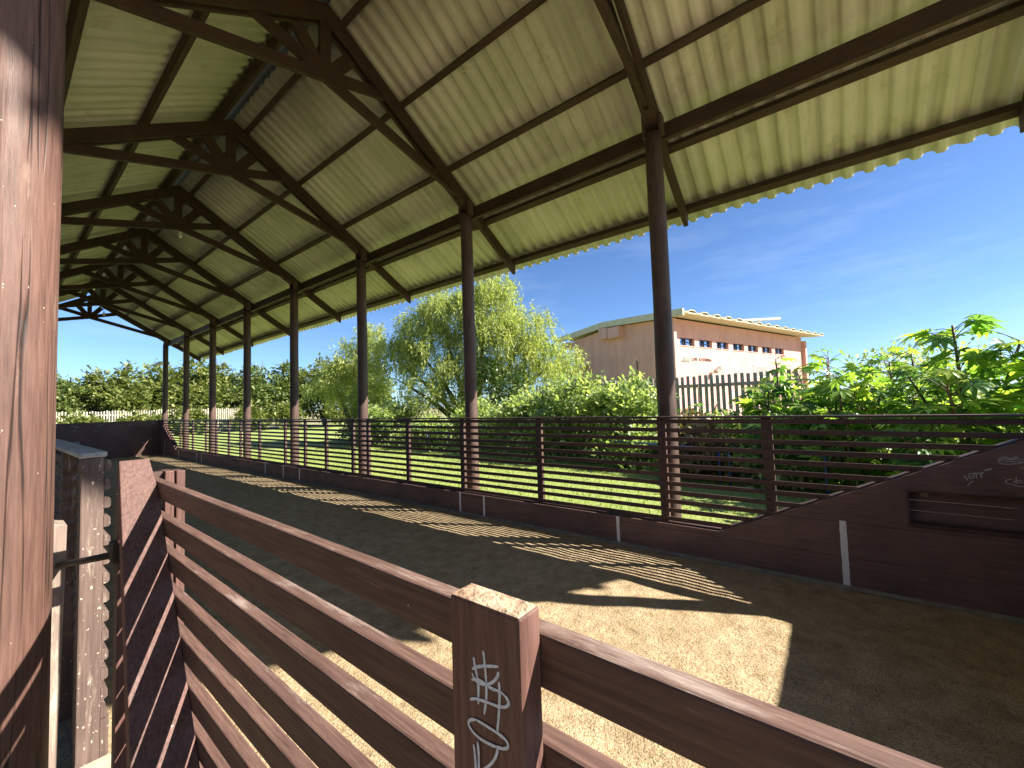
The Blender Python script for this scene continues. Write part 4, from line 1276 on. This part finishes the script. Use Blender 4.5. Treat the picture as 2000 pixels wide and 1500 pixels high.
# gable end, a fin standing a little proud of the front
pts = [(-0.30, -0.2), (7.55, -0.2), (7.55, 5.75), (4.36, 6.18), (-0.30, 5.93)]
g.add([bp(-0.12, s, z) for s, z in pts] + [bp(0.118, s, z) for s, z in pts],
      [(0, 1, 2, 3, 4), (9, 8, 7, 6, 5)] + [(i, (i + 1) % 5, 5 + (i + 1) % 5, 5 + i) for i in range(5)])
g.build('gable_wall', M['pink'], bld)
bk = MB()
bbox(bk, 0.12, TW, 7.3, 7.55, -0.2, 5.7); bbox(bk, TW, TW + 0.25, -0.25, 7.55, -0.2, 5.72)
bk.build('rear_wall', M['pink'], bld)
for a, b in WT:
    mb = MB()
    f0, f1 = 0.12, 0.165
    bar = 0.045
    bbox(mb, a, b, f0, f1, WZ1 - bar, WZ1); bbox(mb, a, b, f0, f1, WZ0, WZ0 + 0.03)
    for t0 in (a, a + (b - a) * 0.36, a + (b - a) * 0.50, b - 0.16):
        bbox(mb, t0, t0 + bar, f0 - 0.002, f1 + 0.002, WZ0 + 0.03, WZ1 - bar)
    bbox(mb, a + bar, a + (b - a) * 0.36, f0 + 0.004, f1 - 0.004, WZ0 + 0.2, WZ0 + 0.235)
    bbox(mb, a + (b - a) * 0.5 + bar, b - 0.16, f0 + 0.004, f1 - 0.004, WZ0 + 0.2, WZ0 + 0.235)
    f = mb.build('window', M['frame'], bld)
    gl = MB(); bbox(gl, a, b, 0.175, 0.185, WZ0, WZ1)
    gl.build('pane', M['glass'], f)
    sl = MB(); bbox(sl, a - 0.02, b + 0.02, -0.035, 0.11, WZ0 - 0.045, WZ0 - 0.002)
    sl.build('sill', M['pink'], f)
# boxed beam ends on the gable, ledge canopy, pipe
for s0, s1, z0, z1 in ((4.05, 4.75, 5.43, 6.12), (3.15, 3.98, 5.40, 6.05), (7.56, 8.2, 5.25, 5.70)):
    mb = MB(); bbox(mb, -0.62, -0.125, s0, s1, z0, z1); mb.build('beam_end', M['pink'], bld)
mb = MB(); bbox(mb, -0.55, -0.125, 6.55, 8.0, 2.95, 3.75); mb.build('side_block', M['pink'], bld)
mb = MB(); mb.hexa([bp(-0.8, 6.2, 3.78), bp(-0.125, 6.2, 3.95), bp(-0.125, 8.4, 3.95), bp(-0.8, 8.4, 3.78)], [bp(-0.8, 6.2, 3.90), bp(-0.125, 6.2, 4.07), bp(-0.125, 8.4, 4.07), bp(-0.8, 8.4, 3.90)])
mb.build('canopy_slab', M['cream'], bld)
MB().tube([bp(-0.17, 2.2, 2.2), bp(-0.17, 2.2, 3.78), bp(-0.17, 2.27, 3.83)], 0.03, 8).build('pipe', M['bark'], bld)
# roof of wide trapezoid channels
def roof_z(s): return 6.16 + 0.30 * (s + 1.15) / 5.5 if s < 4.36 else 6.46 - 0.36 * (s - 4.36) / 4.4
mb = MB()
T0, T1 = -0.45, 18.0
nr = 15
pr = []
for i in range(nr):
    t = T0 + (T1 - T0) * i / nr; st_ = (T1 - T0) / nr
    pr += [(t, 0), (t + st_ * .36, 0), (t + st_ * .5, 0.13), (t + st_ * .84, 0.13), (t + st_ * .98, 0.0)]
pr.append((T1, 0))
for S_ in ((-1.15, 4.36), (4.36, 8.8)):
    vs = [bp(t, s, roof_z(s) + h - 0.06) for s in S_ for t, h in pr]
    k = len(pr)
    mb.add(vs, [(i, i + 1, k + i + 1, k + i) for i in range(k - 1)])
o = mb.build('roof', M['asbestos'], bld)
o.modifiers.new('thick', 'SOLIDIFY').thickness = 0.03
mb = MB()
mb.hexa([bp(T0 + .02, -1.12, roof_z(-1.12) - 0.135), bp(T1 - .02, -1.12, roof_z(-1.12) - 0.135), bp(T1 - .02, -0.01, roof_z(0) - 0.135), bp(T0 + .02, -0.01, roof_z(0) - 0.135)],
        [bp(T0 + .02, -1.12, roof_z(-1.12) - 0.075), bp(T1 - .02, -1.12, roof_z(-1.12) - 0.075), bp(T1 - .02, -0.01, roof_z(0) - 0.075), bp(T0 + .02, -0.01, roof_z(0) - 0.075)])
mb.build('soffit', M['cream'], bld)
# cream verge along the gable, and the soffit under the eave
mb = MB()
vg = [(-1.2, roof_z(-1.15)), (4.36, 6.46), (8.85, roof_z(8.8))]
for (sa, za), (sb, zb) in zip(vg[:-1], vg[1:]):
    mb.hexa([bp(-0.62, sa, za - 0.30), bp(-0.48, sa, za - 0.30), bp(-0.48, sb, zb - 0.30), bp(-0.62, sb, zb - 0.30)], [bp(-0.62, sa, za + 0.06), bp(-0.48, sa, za + 0.06), bp(-0.48, sb, zb + 0.06), bp(-0.62, sb, zb + 0.06)])
mb.build('verge', M['cream'], bld)
# plaque and lettering on the front
mb = MB(); bbox(mb, 1.05, 1.64, -0.02, 0.0 - 0.002, 3.68, 3.86); bbox(mb, 0.95, 1.66, -0.04, -0.002, 3.61, 3.665)
mb.build('plaque', M['plaque'], bld)
STROKES = {'E': [((0, 0), (0, 1)), ((0, 1), (.8, 1)), ((0, .5), (.65, .5)), ((0, 0), (.8, 0))], 'R': [((0, 0), (0, 1)), ((0, 1), (.75, .95)), ((.75, .95), (.75, .55)), ((.75, .55), (0, .5)), ((.3, .5), (.8, 0))],
 'F': [((0, 0), (0, 1)), ((0, 1), (.8, 1)), ((0, .5), (.65, .5))], 'K': [((0, 0), (0, 1)), ((0, .45), (.8, 1)), ((.25, .6), (.8, 0))], 'I': [((.35, 0), (.35, 1))], 'S': [((.8, .95), (.1, .95)), ((.1, .95), (.1, .55)), ((.1, .55), (.8, .5)), ((.8, .5), (.8, .05)), ((.8, .05), (0, .05))],
 'T': [((0, 1), (.85, 1)), ((.42, 0), (.42, 1))], 'U': [((.05, 1), (.05, .05)), ((.05, .05), (.75, .05)), ((.75, .05), (.75, 1))], 'N': [((0, 0), (0, 1)), ((0, 1), (.75, 0)), ((.75, 0), (.75, 1))], 'G': [((.8, .95), (.05, .95)), ((.05, .95), (.05, .05)), ((.05, .05), (.8, .05)), ((.8, .05), (.8, .45)), ((.8, .45), (.45, .45))],
 'A': [((0, 0), (.4, 1)), ((.4, 1), (.8, 0)), ((.15, .4), (.65, .4))], 'L': [((0, 0), (0, 1)), ((0, 0), (.8, 0))], 'B': [((0, 0), (0, 1)), ((0, 1), (.7, .9)), ((.7, .9), (0, .5)), ((0, .5), (.75, .3)), ((.75, .3), (0, 0))]}
mb = MB()
def word(txt, t0, adv, z, hgt):
    for i, ch in enumerate(txt):
        for (a, b) in STROKES[ch]:
            p = bp(t0 + i * adv + a[0] * adv * .85, -0.012 - 0.0007 * (i % 3), z + a[1] * hgt); q = bp(t0 + i * adv + b[0] * adv * .85, -0.012 - 0.0007 * (i % 3), z + b[1] * hgt)
            mb.beam(p, q, 0.034, 0.02, up=UL)
word('LBR', 1.93, 0.185, 3.70, 0.16)
mb.build('lettering', M['letters'], bld)
mb = MB()
word('KISTUNGA', 2.68, 0.163, 3.70, 0.16)
mb.build('lettering', M['letters'], bld)
# lamp, sign and loose roof plank
fl_ = thing('wall_floodlight', 'grey floodlight on a bracket below the lettering of the pink wall', 'lamp', tuple(bp(4.0, -0.2, 3.2)))
MB().beam(bp(3.85, -0.002, 2.95), bp(3.95, -0.25, 3.1), 0.05, 0.05).build('bracket', M['palisade'], fl_)
MB().beam(bp(3.8, -0.3, 3.05), bp(4.2, -0.42, 3.3), 0.26, 0.22).build('housing', M['palisade'], fl_, bevel=0.02)
sg = thing('wall_sign', 'white framed board low on the pink front wall', 'sign', tuple(bp(10.0, -0.02, 3.2)))
mb = MB(); bbox(mb, 9.1, 11.0, -0.04, -0.003, 2.8, 3.68); mb.build('panel', M['white'], sg)
mb = MB(); bbox(mb, 9.2, 10.9, -0.046, -0.041, 2.9, 3.58); mb.build('face', M['plaque'], sg)
pk = thing('roof_plank', 'long grey plank lying across the channelled roof and jutting past it', 'plank', tuple(bp(8, 0, 6.5)))
MB().beam(bp(6.9, 0.25, 6.46), bp(13.2, 0.0, 7.18), 0.34, 0.16).build('plank', M['palisade'], pk)
MB().beam(bp(10.4, 0.12, 6.2), bp(10.4, 0.12, 6.80), 0.1, 0.1, up=(1, 0, 0)).build('prop', M['palisade'], pk)
